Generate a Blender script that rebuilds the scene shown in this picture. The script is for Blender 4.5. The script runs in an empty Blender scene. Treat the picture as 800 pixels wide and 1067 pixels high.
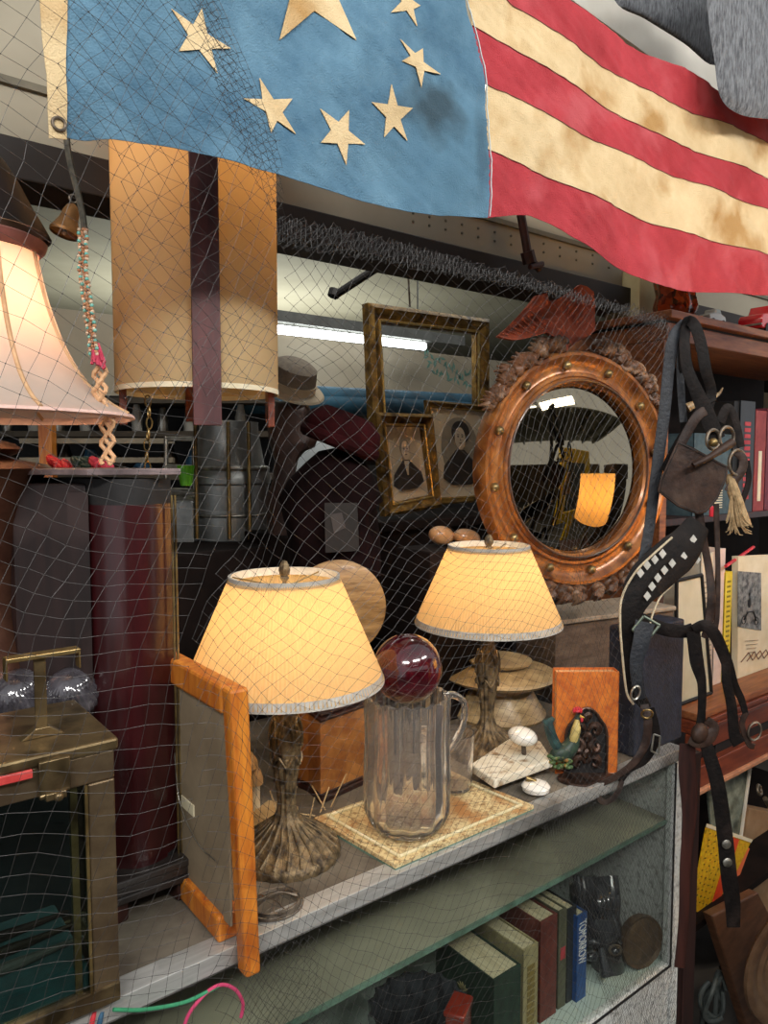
import bpy, bmesh, math, random
from mathutils import Vector, Matrix, noise
random.seed(7)
PI = math.pi
C = bpy.context.scene.collection
V = Vector

# ---------------------------------------------------------------- camera maths (photo treated as 800x1067)
FPX = 770.0
YAW, PITCH = math.radians(38), math.radians(-4)
CAM = V((0, 0, 1.5))
FW = V((math.sin(YAW)*math.cos(PITCH), math.cos(YAW)*math.cos(PITCH), math.sin(PITCH)))
RT = V((math.cos(YAW), -math.sin(YAW), 0))
UP = RT.cross(FW)
def ray(px, py): return FW + RT*((px-400)/FPX) + UP*((533.5-py)/FPX)
def onZ(px, py, z):
    r = ray(px, py); return CAM + r*((z-CAM.z)/r.z)
def onY(px, py, y):
    r = ray(px, py); return CAM + r*(y/r.y)
def onX(px, py, x):
    r = ray(px, py); return CAM + r*(x/r.x)
def onD(px, py, d): return CAM + ray(px, py)*d
def depth(P): return (V(P)-CAM).dot(FW)
def zat(P, py):           # height on the vertical through P seen at image row py
    a = V((P[0], P[1], 0))-CAM
    k = (533.5-py)/FPX
    # (a+z e).UP = k (a+z e).FW
    return (k*a.dot(FW)-a.dot(UP))/(UP.z-k*FW.z)

# ---------------------------------------------------------------- materials
def lin(h):
    if isinstance(h, str):
        h = h.lstrip('#'); h = [int(h[i:i+2], 16)/255 for i in (0, 2, 4)]
    return tuple(((c+.055)/1.055)**2.4 if c > .04045 else c/12.92 for c in h)+(1,)
MC = {}
def mat(name, c1, c2=None, rough=.6, metal=0, scale=20, stretch=(1, 1, 1), bump=0, bscale=None, lo=.35, hi=.65,
        coat=0, trans=0, ior=1.45, spec=.5, c3=None, s3=6, alpha=1, sheen=0, detail=5, kind='noise'):
    if name in MC: return MC[name]
    m = bpy.data.materials.new(name); m.use_nodes = True
    n, l = m.node_tree.nodes, m.node_tree.links
    b = n['Principled BSDF']
    b.inputs['Roughness'].default_value = rough; b.inputs['Metallic'].default_value = metal
    b.inputs['Coat Weight'].default_value = coat; b.inputs['Coat Roughness'].default_value = .15
    b.inputs['Transmission Weight'].default_value = trans; b.inputs['IOR'].default_value = ior
    b.inputs['Specular IOR Level'].default_value = spec; b.inputs['Alpha'].default_value = alpha
    b.inputs['Sheen Weight'].default_value = sheen
    tc = n.new('ShaderNodeTexCoord'); mp = n.new('ShaderNodeMapping')
    mp.inputs['Scale'].default_value = stretch
    l.new(tc.outputs['Object'], mp.inputs['Vector'])
    if c2:
        if kind == 'voronoi':
            t = n.new('ShaderNodeTexVoronoi'); t.inputs['Scale'].default_value = scale; out = t.outputs['Color']
        elif kind == 'wave':
            t = n.new('ShaderNodeTexWave'); t.inputs['Scale'].default_value = scale; t.inputs['Distortion'].default_value = 6
            t.inputs['Detail'].default_value = 3; t.inputs['Detail Scale'].default_value = 1.5; out = t.outputs['Fac']
        else:
            t = n.new('ShaderNodeTexNoise'); t.inputs['Scale'].default_value = scale; t.inputs['Detail'].default_value = detail
            t.inputs['Roughness'].default_value = .65; out = t.outputs['Fac']
        l.new(mp.outputs[0], t.inputs['Vector'])
        r = n.new('ShaderNodeValToRGB'); e = r.color_ramp.elements
        e[0].position = lo; e[1].position = hi; e[0].color = lin(c1); e[1].color = lin(c2)
        l.new(out, r.inputs[0]); col = r.outputs[0]
        if c3:
            t3 = n.new('ShaderNodeTexNoise'); t3.inputs['Scale'].default_value = s3; t3.inputs['Detail'].default_value = 6
            l.new(tc.outputs['Object'], t3.inputs['Vector'])
            r3 = n.new('ShaderNodeValToRGB'); e = r3.color_ramp.elements; e[0].position = .52; e[1].position = .68
            e[0].color = (0, 0, 0, 1); e[1].color = (1, 1, 1, 1)
            l.new(t3.outputs['Fac'], r3.inputs[0])
            mx = n.new('ShaderNodeMix'); mx.data_type = 'RGBA'
            l.new(r3.outputs[0], mx.inputs[0]); l.new(col, mx.inputs[6]); mx.inputs[7].default_value = lin(c3)
            col = mx.outputs[2]
        l.new(col, b.inputs['Base Color'])
    else:
        b.inputs['Base Color'].default_value = lin(c1)
    if bump:
        t2 = n.new('ShaderNodeTexNoise'); t2.inputs['Scale'].default_value = bscale or scale; t2.inputs['Detail'].default_value = 4
        l.new(mp.outputs[0], t2.inputs['Vector'])
        bp = n.new('ShaderNodeBump'); bp.inputs['Strength'].default_value = bump; bp.inputs['Distance'].default_value = .004
        l.new(t2.outputs['Fac'], bp.inputs['Height']); l.new(bp.outputs[0], b.inputs['Normal'])
    MC[name] = m; return m
def emis(name, c, s):
    if name in MC: return MC[name]
    m = bpy.data.materials.new(name); m.use_nodes = True; b = m.node_tree.nodes['Principled BSDF']
    b.inputs['Base Color'].default_value = lin(c); b.inputs['Emission Color'].default_value = lin(c)
    b.inputs['Emission Strength'].default_value = s; MC[name] = m; return m
def shade_mat(name, c, tc_, mix=.5, scale=60):
    m = bpy.data.materials.new(name); m.use_nodes = True; n, l = m.node_tree.nodes, m.node_tree.links
    n.clear(); o = n.new('ShaderNodeOutputMaterial'); d = n.new('ShaderNodeBsdfDiffuse'); t = n.new('ShaderNodeBsdfTranslucent')
    mx = n.new('ShaderNodeMixShader'); mx.inputs[0].default_value = mix
    ns = n.new('ShaderNodeTexNoise'); ns.inputs['Scale'].default_value = scale; ns.inputs['Detail'].default_value = 4
    tco = n.new('ShaderNodeTexCoord'); l.new(tco.outputs['Object'], ns.inputs['Vector'])
    for nd, cc in ((d, c), (t, tc_)):
        mm = n.new('ShaderNodeMix'); mm.data_type = 'RGBA'; k = lin(cc)
        mm.inputs[6].default_value = tuple(x*.82 for x in k[:3])+(1,); mm.inputs[7].default_value = k
        l.new(ns.outputs['Fac'], mm.inputs[0]); l.new(mm.outputs[2], nd.inputs[0])
    l.new(d.outputs[0], mx.inputs[1]); l.new(t.outputs[0], mx.inputs[2]); l.new(mx.outputs[0], o.inputs[0])
    MC[name] = m; return m

# ---------------------------------------------------------------- mesh helpers
def B(): return bmesh.new()
def box(bm, c, s, rot=None):
    r = bmesh.ops.create_cube(bm, size=1)
    M = Matrix.Translation(V(c)) @ (rot.to_4x4() if rot else Matrix()) @ Matrix.Diagonal((s[0], s[1], s[2], 1))
    bmesh.ops.transform(bm, matrix=M, verts=r['verts']); return bm
def box2(bm, a, b): return box(bm, [(a[i]+b[i])/2 for i in range(3)], [abs(b[i]-a[i]) for i in range(3)])
def rz(a): return Matrix.Rotation(a, 3, 'Z')
def rot(x=0, y=0, z=0): return Matrix.Rotation(z, 3, 'Z') @ Matrix.Rotation(y, 3, 'Y') @ Matrix.Rotation(x, 3, 'X')
def ball(bm, c, r, u=20, v=14, rt=None):
    if not hasattr(r, '__len__'): r = (r, r, r)
    q = bmesh.ops.create_uvsphere(bm, u_segments=u, v_segments=v, radius=1)
    M = Matrix.Translation(V(c)) @ (rt.to_4x4() if rt else Matrix()) @ Matrix.Diagonal((r[0], r[1], r[2], 1))
    bmesh.ops.transform(bm, matrix=M, verts=q['verts']); return bm
def lathe(bm, prof, seg=48, c=(0, 0, 0), mod=None, rt=None, close=False):
    """prof: (radius, z) from one end to the other; mod(angle, k) scales the radius"""
    rings = []
    for k, (r, z) in enumerate(prof):
        ring = []
        if r < 1e-6:
            p = V((0, 0, z)); p = (rt @ p if rt else p)+V(c); ring = [bm.verts.new(p)]
        else:
            for i in range(seg):
                a = 2*PI*i/seg; rr = r*(mod(a, k) if mod else 1)
                p = V((rr*math.cos(a), rr*math.sin(a), z)); p = (rt @ p if rt else p)+V(c)
                ring.append(bm.verts.new(p))
        rings.append(ring)
    prs = list(zip(rings, rings[1:]))
    if close: prs.append((rings[-1], rings[0]))
    for A, D in prs:
        if len(A) == 1 and len(D) == 1: continue
        for i in range(seg):
            j = (i+1) % seg
            if len(A) == 1: bm.faces.new((A[0], D[j], D[i]))
            elif len(D) == 1: bm.faces.new((A[i], A[j], D[0]))
            else: bm.faces.new((A[i], A[j], D[j], D[i]))
    return bm
def smoothpts(pts, n=6):
    pts = [V(p) for p in pts]
    if len(pts) < 3: return pts
    P = [pts[0]*2-pts[1]]+pts+[pts[-1]*2-pts[-2]]; out = []
    for i in range(1, len(P)-2):
        a, b, c, d = P[i-1:i+3]
        for k in range(n):
            t = k/n
            out.append(.5*((2*b)+(c-a)*t+(2*a-5*b+4*c-d)*t*t+(3*b-a-3*c+d)*t**3))
    out.append(P[-2]); return out
def tube(bm, pts, r, seg=8, cap=True, sm=0):
    pts = smoothpts(pts, sm) if sm else [V(p) for p in pts]
    n = len(pts); rs = r if hasattr(r, '__len__') else [r]*n
    if len(rs) != n:
        m = len(rs)-1
        rs = [rs[min(int(i/(n-1)*m), m-1)]*(1-(i/(n-1)*m-min(int(i/(n-1)*m), m-1)))+rs[min(int(i/(n-1)*m), m-1)+1]*(i/(n-1)*m-min(int(i/(n-1)*m), m-1)) for i in range(n)]
    prev = None; u = None; rings = []
    for i, p in enumerate(pts):
        t = (pts[min(i+1, n-1)]-pts[max(i-1, 0)])
        if t.length < 1e-9: t = V((0, 0, 1))
        t.normalize()
        if u is None: u = t.orthogonal().normalized()
        else:
            u = u-t*u.dot(t)
            u = u.normalized() if u.length > 1e-6 else t.orthogonal().normalized()
        w = t.cross(u)
        rings.append([bm.verts.new(p+(u*math.cos(2*PI*k/seg)+w*math.sin(2*PI*k/seg))*max(rs[i], 1e-5)) for k in range(seg)])
    for A, D in zip(rings, rings[1:]):
        for k in range(seg): bm.faces.new((A[k], A[(k+1) % seg], D[(k+1) % seg], D[k]))
    if cap:
        bm.faces.new(rings[0][::-1]); bm.faces.new(rings[-1])
    return bm
def torus(bm, c, R, r, rt=None, u=32, v=8, sx=1):
    pts = []
    rings = []
    for i in range(u):
        a = 2*PI*i/u; ring = []
        for k in range(v):
            b = 2*PI*k/v
            p = V(((R+r*math.cos(b))*math.cos(a)*sx, (R+r*math.cos(b))*math.sin(a), r*math.sin(b)))
            ring.append(bm.verts.new((rt @ p if rt else p)+V(c)))
        rings.append(ring)
    for i in range(u):
        A, D = rings[i], rings[(i+1) % u]
        for k in range(v): bm.faces.new((A[k], A[(k+1) % v], D[(k+1) % v], D[k]))
    return bm
def prism(bm, pts, off):
    """closed outline (3D points, planar) extruded by the vector off"""
    a = [bm.verts.new(V(p)) for p in pts]; b = [bm.verts.new(V(p)+V(off)) for p in pts]
    bm.faces.new(a); bm.faces.new(b[::-1])
    for i in range(len(a)):
        j = (i+1) % len(a); bm.faces.new((a[j], a[i], b[i], b[j]))
    return bm
def ribbon(bm, pts, w, th=.003, sm=6, face=None):
    """leather strap: flat band along pts, its broad side towards face (default: towards the open front of the stall)"""
    pts = smoothpts(pts, sm) if sm else [V(p) for p in pts]
    n = len(pts); ws = w if hasattr(w, '__len__') else [w, w]
    rings = []
    for i, p in enumerate(pts):
        t = (pts[min(i+1, n-1)]-pts[max(i-1, 0)]).normalized()
        v = V(face).normalized() if face is not None else V((-.65, -.75, .1)).normalized()
        s = t.cross(v)
        s = s.normalized() if s.length > .05 else t.orthogonal().normalized()
        nn = s.cross(t).normalized()
        f = i/(n-1)*(len(ws)-1); k = min(int(f), len(ws)-2); ww = ws[k]+(ws[k+1]-ws[k])*(f-k)
        rings.append([bm.verts.new(p+s*a*ww/2+nn*b*th/2) for a, b in ((-1, .35), (-.8, 1), (.8, 1), (1, .35), (1, -.35), (.8, -1), (-.8, -1), (-1, -.35))])
    for A, D in zip(rings, rings[1:]):
        for k in range(8): bm.faces.new((A[k], A[(k+1) % 8], D[(k+1) % 8], D[k]))
    bm.faces.new(rings[0][::-1]); bm.faces.new(rings[-1]); return bm

# ---------------------------------------------------------------- objects
def setp(o, label=None, cat=None, group=None, kind=None):
    if label: o['label'] = label
    if cat: o['category'] = cat
    if group: o['group'] = group
    if kind: o['kind'] = kind
    return o
def thing(name, label, cat, loc=(0, 0, 0), r=(0, 0, 0), group=None):
    o = bpy.data.objects.new(name, None); C.objects.link(o); o.location = loc; o.rotation_euler = r
    o.empty_display_size = .05
    return setp(o, label, cat, group)
def part(name, bm, m, parent=None, smooth=True, bev=0, world=False, ang=35, label=None, kind=None):
    if world and parent:
        M = Matrix()
        q = parent
        while q:
            M = Matrix.Translation(q.location) @ q.rotation_euler.to_matrix().to_4x4() @ M; q = q.parent
        bmesh.ops.transform(bm, matrix=M.inverted(), verts=bm.verts)
    if world and not parent:
        pass
    bmesh.ops.recalc_face_normals(bm, faces=bm.faces)
    me = bpy.data.meshes.new(name); bm.to_mesh(me); bm.free()
    if smooth:
        me.polygons.foreach_set('use_smooth', [True]*len(me.polygons))
        try: me.set_sharp_from_angle(angle=math.radians(ang))
        except Exception: pass
    o = bpy.data.objects.new(name, me); C.objects.link(o); me.materials.append(m)
    if parent: o.parent = parent
    if bev:
        q = o.modifiers.new('bevel', 'BEVEL'); q.width = bev; q.segments = 2; q.limit_method = 'ANGLE'
    if label: o['label'] = label
    if kind: o['kind'] = kind
    return o
def solo(name, bm, m, label, cat, group=None, loc=None, **k):
    """thing that is one mesh; bm given in world coordinates, origin moved to its base"""
    if loc is None:
        xs = [v.co for v in bm.verts]
        loc = V((sum(v.x for v in xs)/len(xs), sum(v.y for v in xs)/len(xs), min(v.z for v in xs)))
    bmesh.ops.translate(bm, vec=-V(loc), verts=bm.verts)
    o = part(name, bm, m, **k); o.location = loc
    return setp(o, label, cat, group)
def struct(name, bm, m, **k):
    o = part(name, bm, m, **k); o['kind'] = 'structure'; return o
def light_point(loc, e, col, rad=.03, parent=None):
    d = bpy.data.lights.new('bulb_light', 'POINT'); d.energy = e; d.color = col; d.shadow_soft_size = rad
    o = bpy.data.objects.new('bulb_light', d); C.objects.link(o); o.location = loc
    if parent: o.parent = parent
    return o

cd = bpy.data.cameras.new('camera'); cam = bpy.data.objects.new('camera', cd); C.objects.link(cam)
cam.location = CAM; cam.rotation_euler = (PI/2+PITCH, 0, -YAW)
cd.sensor_fit = 'HORIZONTAL'; cd.sensor_width = 36; cd.lens = FPX/800*36; cd.clip_start = .02
bpy.context.scene.camera = cam

# ---------------------------------------------------------------- shared materials
brass = mat('aged_brass', '#75603a', '#a38d5e', .38, .8, scale=25, c3='#4a3a22', s3=12)
brass2 = mat('polished_brass', '#8f7c58', '#5a4a35', .33, .75, scale=14, c3='#3d3322', s3=20, bump=.1)
bronze = mat('dark_bronze', '#2a211b', '#4a3a2a', .42, .6, scale=18)
dkwood = mat('dark_mahogany', '#200e0b', '#381a14', .45, 0, scale=9, stretch=(6, 6, .7), coat=.1, bump=.05)
redwood = mat('red_mahogany', '#5a2618', '#7a3a22', .4, 0, scale=8, stretch=(1, 6, 6), coat=.3, bump=.05)
oak = mat('orange_oak', '#a8541a', '#d0832e', .45, 0, scale=10, stretch=(8, 8, .8), coat=.2, bump=.15, c3='#8a3f12', s3=8)
shelfwood = mat('worn_shelf_wood', '#6b3a22', '#9a6038', .5, 0, scale=8, stretch=(.8, 8, 8), coat=.2, bump=.1)
leather = mat('black_leather', '#090707', '#16110f', .6, 0, scale=60, bump=.3, bscale=160, c3='#221b18', s3=18, spec=.15)
leather2 = mat('brown_leather', '#1d120e', '#35241c', .55, 0, scale=40, bump=.3, bscale=140, c3='#43342b', s3=16, spec=.3)
iron = mat('tarnished_metal', '#4a4038', '#8a7f70', .45, .7, scale=40)
studm = mat('bright_studs', '#c4c1b6', '#dedbd2', .35, .3)
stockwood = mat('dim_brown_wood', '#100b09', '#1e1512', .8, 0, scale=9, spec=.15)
silver = mat('bright_metal', '#b9b6ac', '#77736a', .3, .85, scale=40)
wicker = mat('straw', '#a98a5e', '#cbb58c', .8, 0, scale=60)
blackm = mat('black_matte', '#0f0e0e', '#1c1a1a', .6, 0, scale=30)
cream = mat('cream_paper', '#cfc3a2', '#ded5bb', .8, 0, scale=12)
clearglass = mat('clear_glass', '#f4faf6', None, .02, 0, trans=1, ior=1.48)
paneglass = None
def thin_glass(name, c, fac=.12, rough=.02):
    m = bpy.data.materials.new(name); m.use_nodes = True; n, l = m.node_tree.nodes, m.node_tree.links; n.clear()
    o = n.new('ShaderNodeOutputMaterial'); t = n.new('ShaderNodeBsdfTransparent'); t.inputs[0].default_value = lin(c)
    g = n.new('ShaderNodeBsdfGlossy'); g.inputs['Roughness'].default_value = rough
    fr = n.new('ShaderNodeLayerWeight'); fr.inputs['Blend'].default_value = .5
    pw = n.new('ShaderNodeMath'); pw.operation = 'POWER'; pw.inputs[1].default_value = 5; l.new(fr.outputs['Facing'], pw.inputs[0])
    ad = n.new('ShaderNodeMath'); ad.operation = 'MULTIPLY_ADD'; ad.inputs[1].default_value = .6; ad.inputs[2].default_value = fac*.5; ad.use_clamp = True
    l.new(pw.outputs[0], ad.inputs[0])
    mx = n.new('ShaderNodeMixShader'); l.new(ad.outputs[0], mx.inputs[0]); l.new(t.outputs[0], mx.inputs[1]); l.new(g.outputs[0], mx.inputs[2])
    l.new(mx.outputs[0], o.inputs[0]); return m
paneglass = thin_glass('case_pane_glass', '#f6f8f6', .05)
# ================================================================ THE SETTING
CZ = .9            # counter top level
ZG = -.35          # ground level
CY = .805          # counter front edge
# floor
struct('floor', box2(B(), (-5, -6, ZG-.05), (7, 6.5, ZG)), mat('worn_concrete', '#3c3833', '#57514a', .7, scale=3, bump=.1), smooth=False)
wallm = mat('beige_panel', '#8a8371', '#9b9482', .7, scale=2)
ceilm = mat('painted_ceiling', '#8d8672', '#9d9682', .7, scale=1.5)
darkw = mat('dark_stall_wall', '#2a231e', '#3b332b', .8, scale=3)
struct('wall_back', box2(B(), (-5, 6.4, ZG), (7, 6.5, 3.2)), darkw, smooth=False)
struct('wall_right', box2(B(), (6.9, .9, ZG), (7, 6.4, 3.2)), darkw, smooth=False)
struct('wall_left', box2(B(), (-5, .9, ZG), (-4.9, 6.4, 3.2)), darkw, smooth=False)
struct('wall_front', box2(B(), (-4.9, -6, ZG), (6.9, -5.9, 1.9)), mat('front_wall_brown', '#4b3a29', '#6b5940', .8, scale=1.5), smooth=False)
struct('ceiling', box2(B(), (-5, .9, 3.2), (7, 6.5, 3.3)), ceilm, smooth=False)
# fascia over the stall opening, dark header beam below it
YH = 1.36
hz1 = zat(onY(300, 218, YH), 218); hz0 = zat(onY(300, 252, YH), 252)
b = B(); box2(b, (-1.2, YH, hz1), (6.5, YH+.03, 3.2))
struct('wall_fascia', b, wallm, smooth=False)
b = B()
for k in range(14):
    for q in range(2):
        p = onY(430+k*17, 222+k*4+q*9, YH); ball(b, (p.x, YH-.001, p.z), .0035, 8, 6)
for z in (hz1+.09, hz1+.32, hz1+.62): box2(b, (-1.2, YH-.008, z), (6.5, YH, z+.012))
struct('trim_1', b, mat('panel_seam', '#5f5a4c', '#6c6656', .7), smooth=False)
b = B(); box2(b, (-1.2, YH-.03, hz0), (6.5, YH+.09, hz1))
struct('trim_2', b, mat('dark_header', '#17120f', '#231b17', .6, scale=6), smooth=False, bev=.003)
# white board at the upper right, above the flag edge
b = B(); prism(b, [onY(555, -30, 1.25), onY(920, 235, 1.25), onY(920, 165, 1.25), onY(745, 62, 1.25), onY(610, -20, 1.25)], (0, .03, 0))
struct('trim_3', b, mat('white_board', '#cfcabd', '#ddd9cd', .6, scale=4), smooth=False)
# far interior partition with a pale band and low ceiling seen below the header
b = B(); pa = onY(290, 352, 3.0); pb = onY(300, 400, 3.0)
za, zb = zat(onY(400, 372, 3.0), 372), zat(onY(400, 403, 3.0), 403)
box2(b, (.2, 3.0, zb-.12), (6.9, 3.06, za+.05))
struct('wall_partition', b, mat('pale_partition', '#b3a48c', '#c4b8a2', .75, scale=2), smooth=False)
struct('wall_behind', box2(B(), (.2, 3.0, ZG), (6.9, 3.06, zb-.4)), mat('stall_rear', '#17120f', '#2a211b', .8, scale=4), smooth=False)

# ================================================================ DISPLAY COUNTER
XR = onY(708, 900, CY).x
alum = mat('brushed_aluminium', '#a8a8a4', '#c2c2be', .4, .5, scale=30, stretch=(.3, 4, 4), c3='#7d7c78', s3=9)
casew = mat('worn_white_paint', '#b9bcb8', '#cfd2cf', .5, 0, scale=160, c3='#8d8f8c', s3=90, bump=.1)
t = thing('display_counter', 'long display counter with grey metal edge, glass front and crowded shelf below', 'counter', (.7, 1.1, 0))
XL = -.35; ZF = onY(691, 1010, CY).z; ZS = onY(450, 985, CY+.02).z
dusty = mat('dusty_counter_top', '#4e463c', '#6f675a', .7, 0, scale=14, c3='#8a8070', s3=5, bump=.05)
part('counter_top', box2(B(), (XL, CY+.012, CZ-.02), (XR, 1.5, CZ)), dusty, t, smooth=False, world=True)
b = B(); box2(b, (XL, CY-.004, CZ-.022), (XR, CY+.004, CZ+.001)); box2(b, (XL, CY-.004, CZ-.001), (XR, CY+.03, CZ+.0015)); box2(b, (XL, CY+.004, CZ-.03), (XR, CY+.016, CZ-.02))
part('edge_strip', b, alum, t, world=True, bev=.001, smooth=False)
b = B(); box2(b, (XL, CY+.001, CZ-.026), (XR, CY+.003, CZ-.023))
shelfm = mat('dusty_glass_shelf', '#7c7a6a', '#95937f', .5, 0, scale=5, c3='#5a5648', s3=3)
part('glass_shelf', box2(B(), (XL, CY+.02, ZS-.006), (XR-.02, 1.3, ZS)), shelfm, t, world=True, smooth=False)
part('shelf_edge', box2(B(), (XL, CY+.016, ZS-.007), (XR-.02, CY+.0205, ZS+.0005)), mat('green_glass_edge', '#4c6356', '#6f8a7b', .15), t, world=True, smooth=False)
b = B(); box2(b, (XR-.027, CY-.003, ZG), (XR, CY+.02, CZ-.023)); box2(b, (XL, CY-.003, ZF-.05), (XR-.027, CY+.02, ZF-.001)); b2 = b
part('case_frame', b, casew, t, world=True, smooth=False, bev=.002)
b = B(); box2(b, (XR-.029, CY-.0035, ZF-.001), (XR-.027, CY+.0, CZ-.026)); box2(b, (XL, CY-.0035, ZF-.003), (XR-.027, CY, ZF))
part('rubber_gasket', b, blackm, t, world=True, smooth=False)
part('lower_panel', box2(B(), (XL, CY+.002, ZG), (XR-.027, CY+.012, ZF-.05)), casew, t, world=True, smooth=False)
part('case_floor', box2(B(), (XL, CY+.02, ZF-.02), (XR-.01, 1.3, ZF-.004)), mat('pale_case_floor', '#a9b8b0', '#bccac3', .4, scale=6), t, world=True, smooth=False)
part('back_panel', box2(B(), (XL, 1.3, ZG), (XR, 1.32, CZ-.02)), mat('case_back', '#8d9086', '#a2a59b', .7, scale=4), t, world=True, smooth=False)
part('side_panel', box2(B(), (XR-.012, CY+.02, ZG), (XR, 1.5, CZ-.02)), casew, t, world=True, smooth=False)
part('front_glass', box2(B(), (XL, CY+.007, ZF), (XR-.027, CY+.010, CZ-.026)), paneglass, t, world=True, smooth=False)
# ================================================================ FLAG
YF = .86
def fpt(px, py, k=0):
    p = onY(px, py, YF)
    w = .005*math.sin(p.x*9+p.z*4)+.003*math.sin(p.x*21-p.z*17+1)+.004*noise.noise(V((p.x*7, p.z*9, 3)))+.003*noise.noise(V((p.x*25, p.z*22, 8)))
    # folds running along the hanging diagonal of the stripes
    w += .0022*noise.noise(V(((p.x*.55+p.z)*70, (p.x-p.z*.5)*9, 2)))+.0010*noise.noise(V(((p.x*.3+p.z)*150, (p.x-p.z)*22, 6)))
    w += .003*math.sin((p.x*.55+p.z)*38)*max(0, min(1, (px-520)/150))
    return V((p.x, p.y+w-k, p.z))
def plin(pts, t):
    # polyline by arc fraction
    L = [0]
    for a, b_ in zip(pts, pts[1:]): L.append(L[-1]+math.hypot(b_[0]-a[0], b_[1]-a[1]))
    d = t*L[-1]
    for i in range(len(pts)-1):
        if d <= L[i+1] or i == len(pts)-2:
            f = (d-L[i])/(L[i+1]-L[i]); return (pts[i][0]+(pts[i+1][0]-pts[i][0])*f, pts[i][1]+(pts[i+1][1]-pts[i][1])*f)
def cs(pts, n=8): return [(p.x, p.y) for p in smoothpts([(a[0], a[1], 0) for a in pts], n)]
def patch(lo, up, nu, nv, th=.0012):
    b = B(); lo, up = cs(lo), cs(up); g = []
    for j in range(nv+1):
        row = []
        for i in range(nu+1):
            a, c = plin(lo, i/nu), plin(up, i/nu); f = j/nv
            row.append((a[0]+(c[0]-a[0])*f, a[1]+(c[1]-a[1])*f))
        g.append(row)
    for s in (0, th):
        vs = [[b.verts.new(fpt(x, y, s)) for x, y in row] for row in g]
        for j in range(nv):
            for i in range(nu): b.faces.new((vs[j][i], vs[j][i+1], vs[j+1][i+1], vs[j+1][i]))
    return b
def cloth(name, c1, c2, c3, s3): return mat(name, c1, c2, .85, 0, scale=9, c3=c3, s3=s3, bump=.6, bscale=420, detail=8)
blue = cloth('faded_blue_cotton', '#3c6078', '#5b7f94', '#46697e', 5)
redc = cloth('faded_red_cotton', '#93242c', '#ab333c', '#b04a50', 7)
whitec = cloth('aged_cream_cotton', '#bfa67c', '#d3bd94', '#a8834f', 7)
flag = thing('flag', 'old stars and stripes flag, faded blue canton with cream stars, hung across the stall top', 'flag', onY(508, 100, YF))
E0 = [(508, 227), (552, 226), (600, 251), (660, 287), (700, 300), (760, 306), (880, 312)]
E1 = [(506, 157), (600, 199), (700, 238), (800, 267), (880, 286)]
E2 = [(505, 89), (600, 137), (700, 181), (800, 220), (880, 247)]
E3 = [(490, 28), (600, 93), (700, 146), (800, 187), (880, 216)]
E4 = [(479, -34), (525, 0), (600, 50), (700, 107), (800, 148), (880, 176)]
E5 = [(470, -100), (592, 0), (690, 62), (745, 92), (800, 120), (880, 158)]
E6 = [(68, 143), (85, 146), (120, 146), (170, 154), (230, 167), (300, 187), (400, 214), (450, 223), (508, 227)]
T6 = [(72, -160), (200, -160), (330, -150), (466, -140)]
# canton: right side follows the seam
def canton():
    b = B(); lo = cs(E6); nu, nv = 130, 110
    seam = cs([(508, 227), (507, 160), (504, 89), (494, 40), (482, 0), (466, -140)]); left = cs([(68, 143), (68, 60), (69, 0), (72, -160)])
    up = cs(T6)
    for s in (0, .0012):
        vs = []
        for j in range(nv+1):
            row = []; v_ = j/nv
            for i in range(nu+1):
                u_ = i/nu
                a, c, d, e = plin(lo, u_), plin(up, u_), plin(left, v_), plin(seam, v_)
                q = [(1-v_)*a[k]+v_*c[k]+(1-u_)*d[k]+u_*e[k]-((1-u_)*(1-v_)*lo[0][k]+u_*(1-v_)*lo[-1][k]+(1-u_)*v_*up[0][k]+u_*v_*up[-1][k]) for k in (0, 1)]
                row.append(b.verts.new(fpt(q[0], q[1], s)))
            vs.append(row)
        for j in range(nv):
            for i in range(nu): b.faces.new((vs[j][i], vs[j][i+1], vs[j+1][i+1], vs[j+1][i]))
    return b
bluestain = cloth('stained_blue_cotton', '#3c6078', '#5b7f94', '#46697e', 5)
# dark smudge near the seam: a stain with a place of its own on the cloth
def add_stain(m, loc, rad, col, amt=.7):
    n, l = m.node_tree.nodes, m.node_tree.links; bs = n['Principled BSDF']; src = bs.inputs['Base Color'].links[0].from_socket
    tc = n.new('ShaderNodeTexCoord'); vs = n.new('ShaderNodeVectorMath'); vs.operation = 'SUBTRACT'; vs.inputs[1].default_value = loc
    sc_ = n.new('ShaderNodeVectorMath'); sc_.operation = 'MULTIPLY'; sc_.inputs[1].default_value = rad
    ln = n.new('ShaderNodeVectorMath'); ln.operation = 'LENGTH'; ns = n.new('ShaderNodeTexNoise'); ns.inputs['Scale'].default_value = 22; ns.inputs['Detail'].default_value = 5
    l.new(tc.outputs['Object'], vs.inputs[0]); l.new(vs.outputs[0], sc_.inputs[0]); l.new(sc_.outputs[0], ln.inputs[0]); l.new(tc.outputs['Object'], ns.inputs['Vector'])
    ad = n.new('ShaderNodeMath'); ad.operation = 'MULTIPLY_ADD'; ad.inputs[1].default_value = 1.6; l.new(ns.outputs['Fac'], ad.inputs[0]); l.new(ln.outputs['Value'], ad.inputs[2])
    r = n.new('ShaderNodeMapRange'); r.inputs['From Min'].default_value = 1.2; r.inputs['From Max'].default_value = 2.0; r.inputs['To Min'].default_value = amt; r.inputs['To Max'].default_value = 0
    l.new(ad.outputs[0], r.inputs['Value']); mx = n.new('ShaderNodeMix'); mx.data_type = 'RGBA'; l.new(r.outputs[0], mx.inputs[0]); l.new(src, mx.inputs[6]); mx.inputs[7].default_value = lin(col)
    l.new(mx.outputs[2], bs.inputs['Base Color'])
sp = onY(455, 112, YF)-flag.location; add_stain(bluestain, sp, (16, 5, 22), '#23343c', .8)
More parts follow.
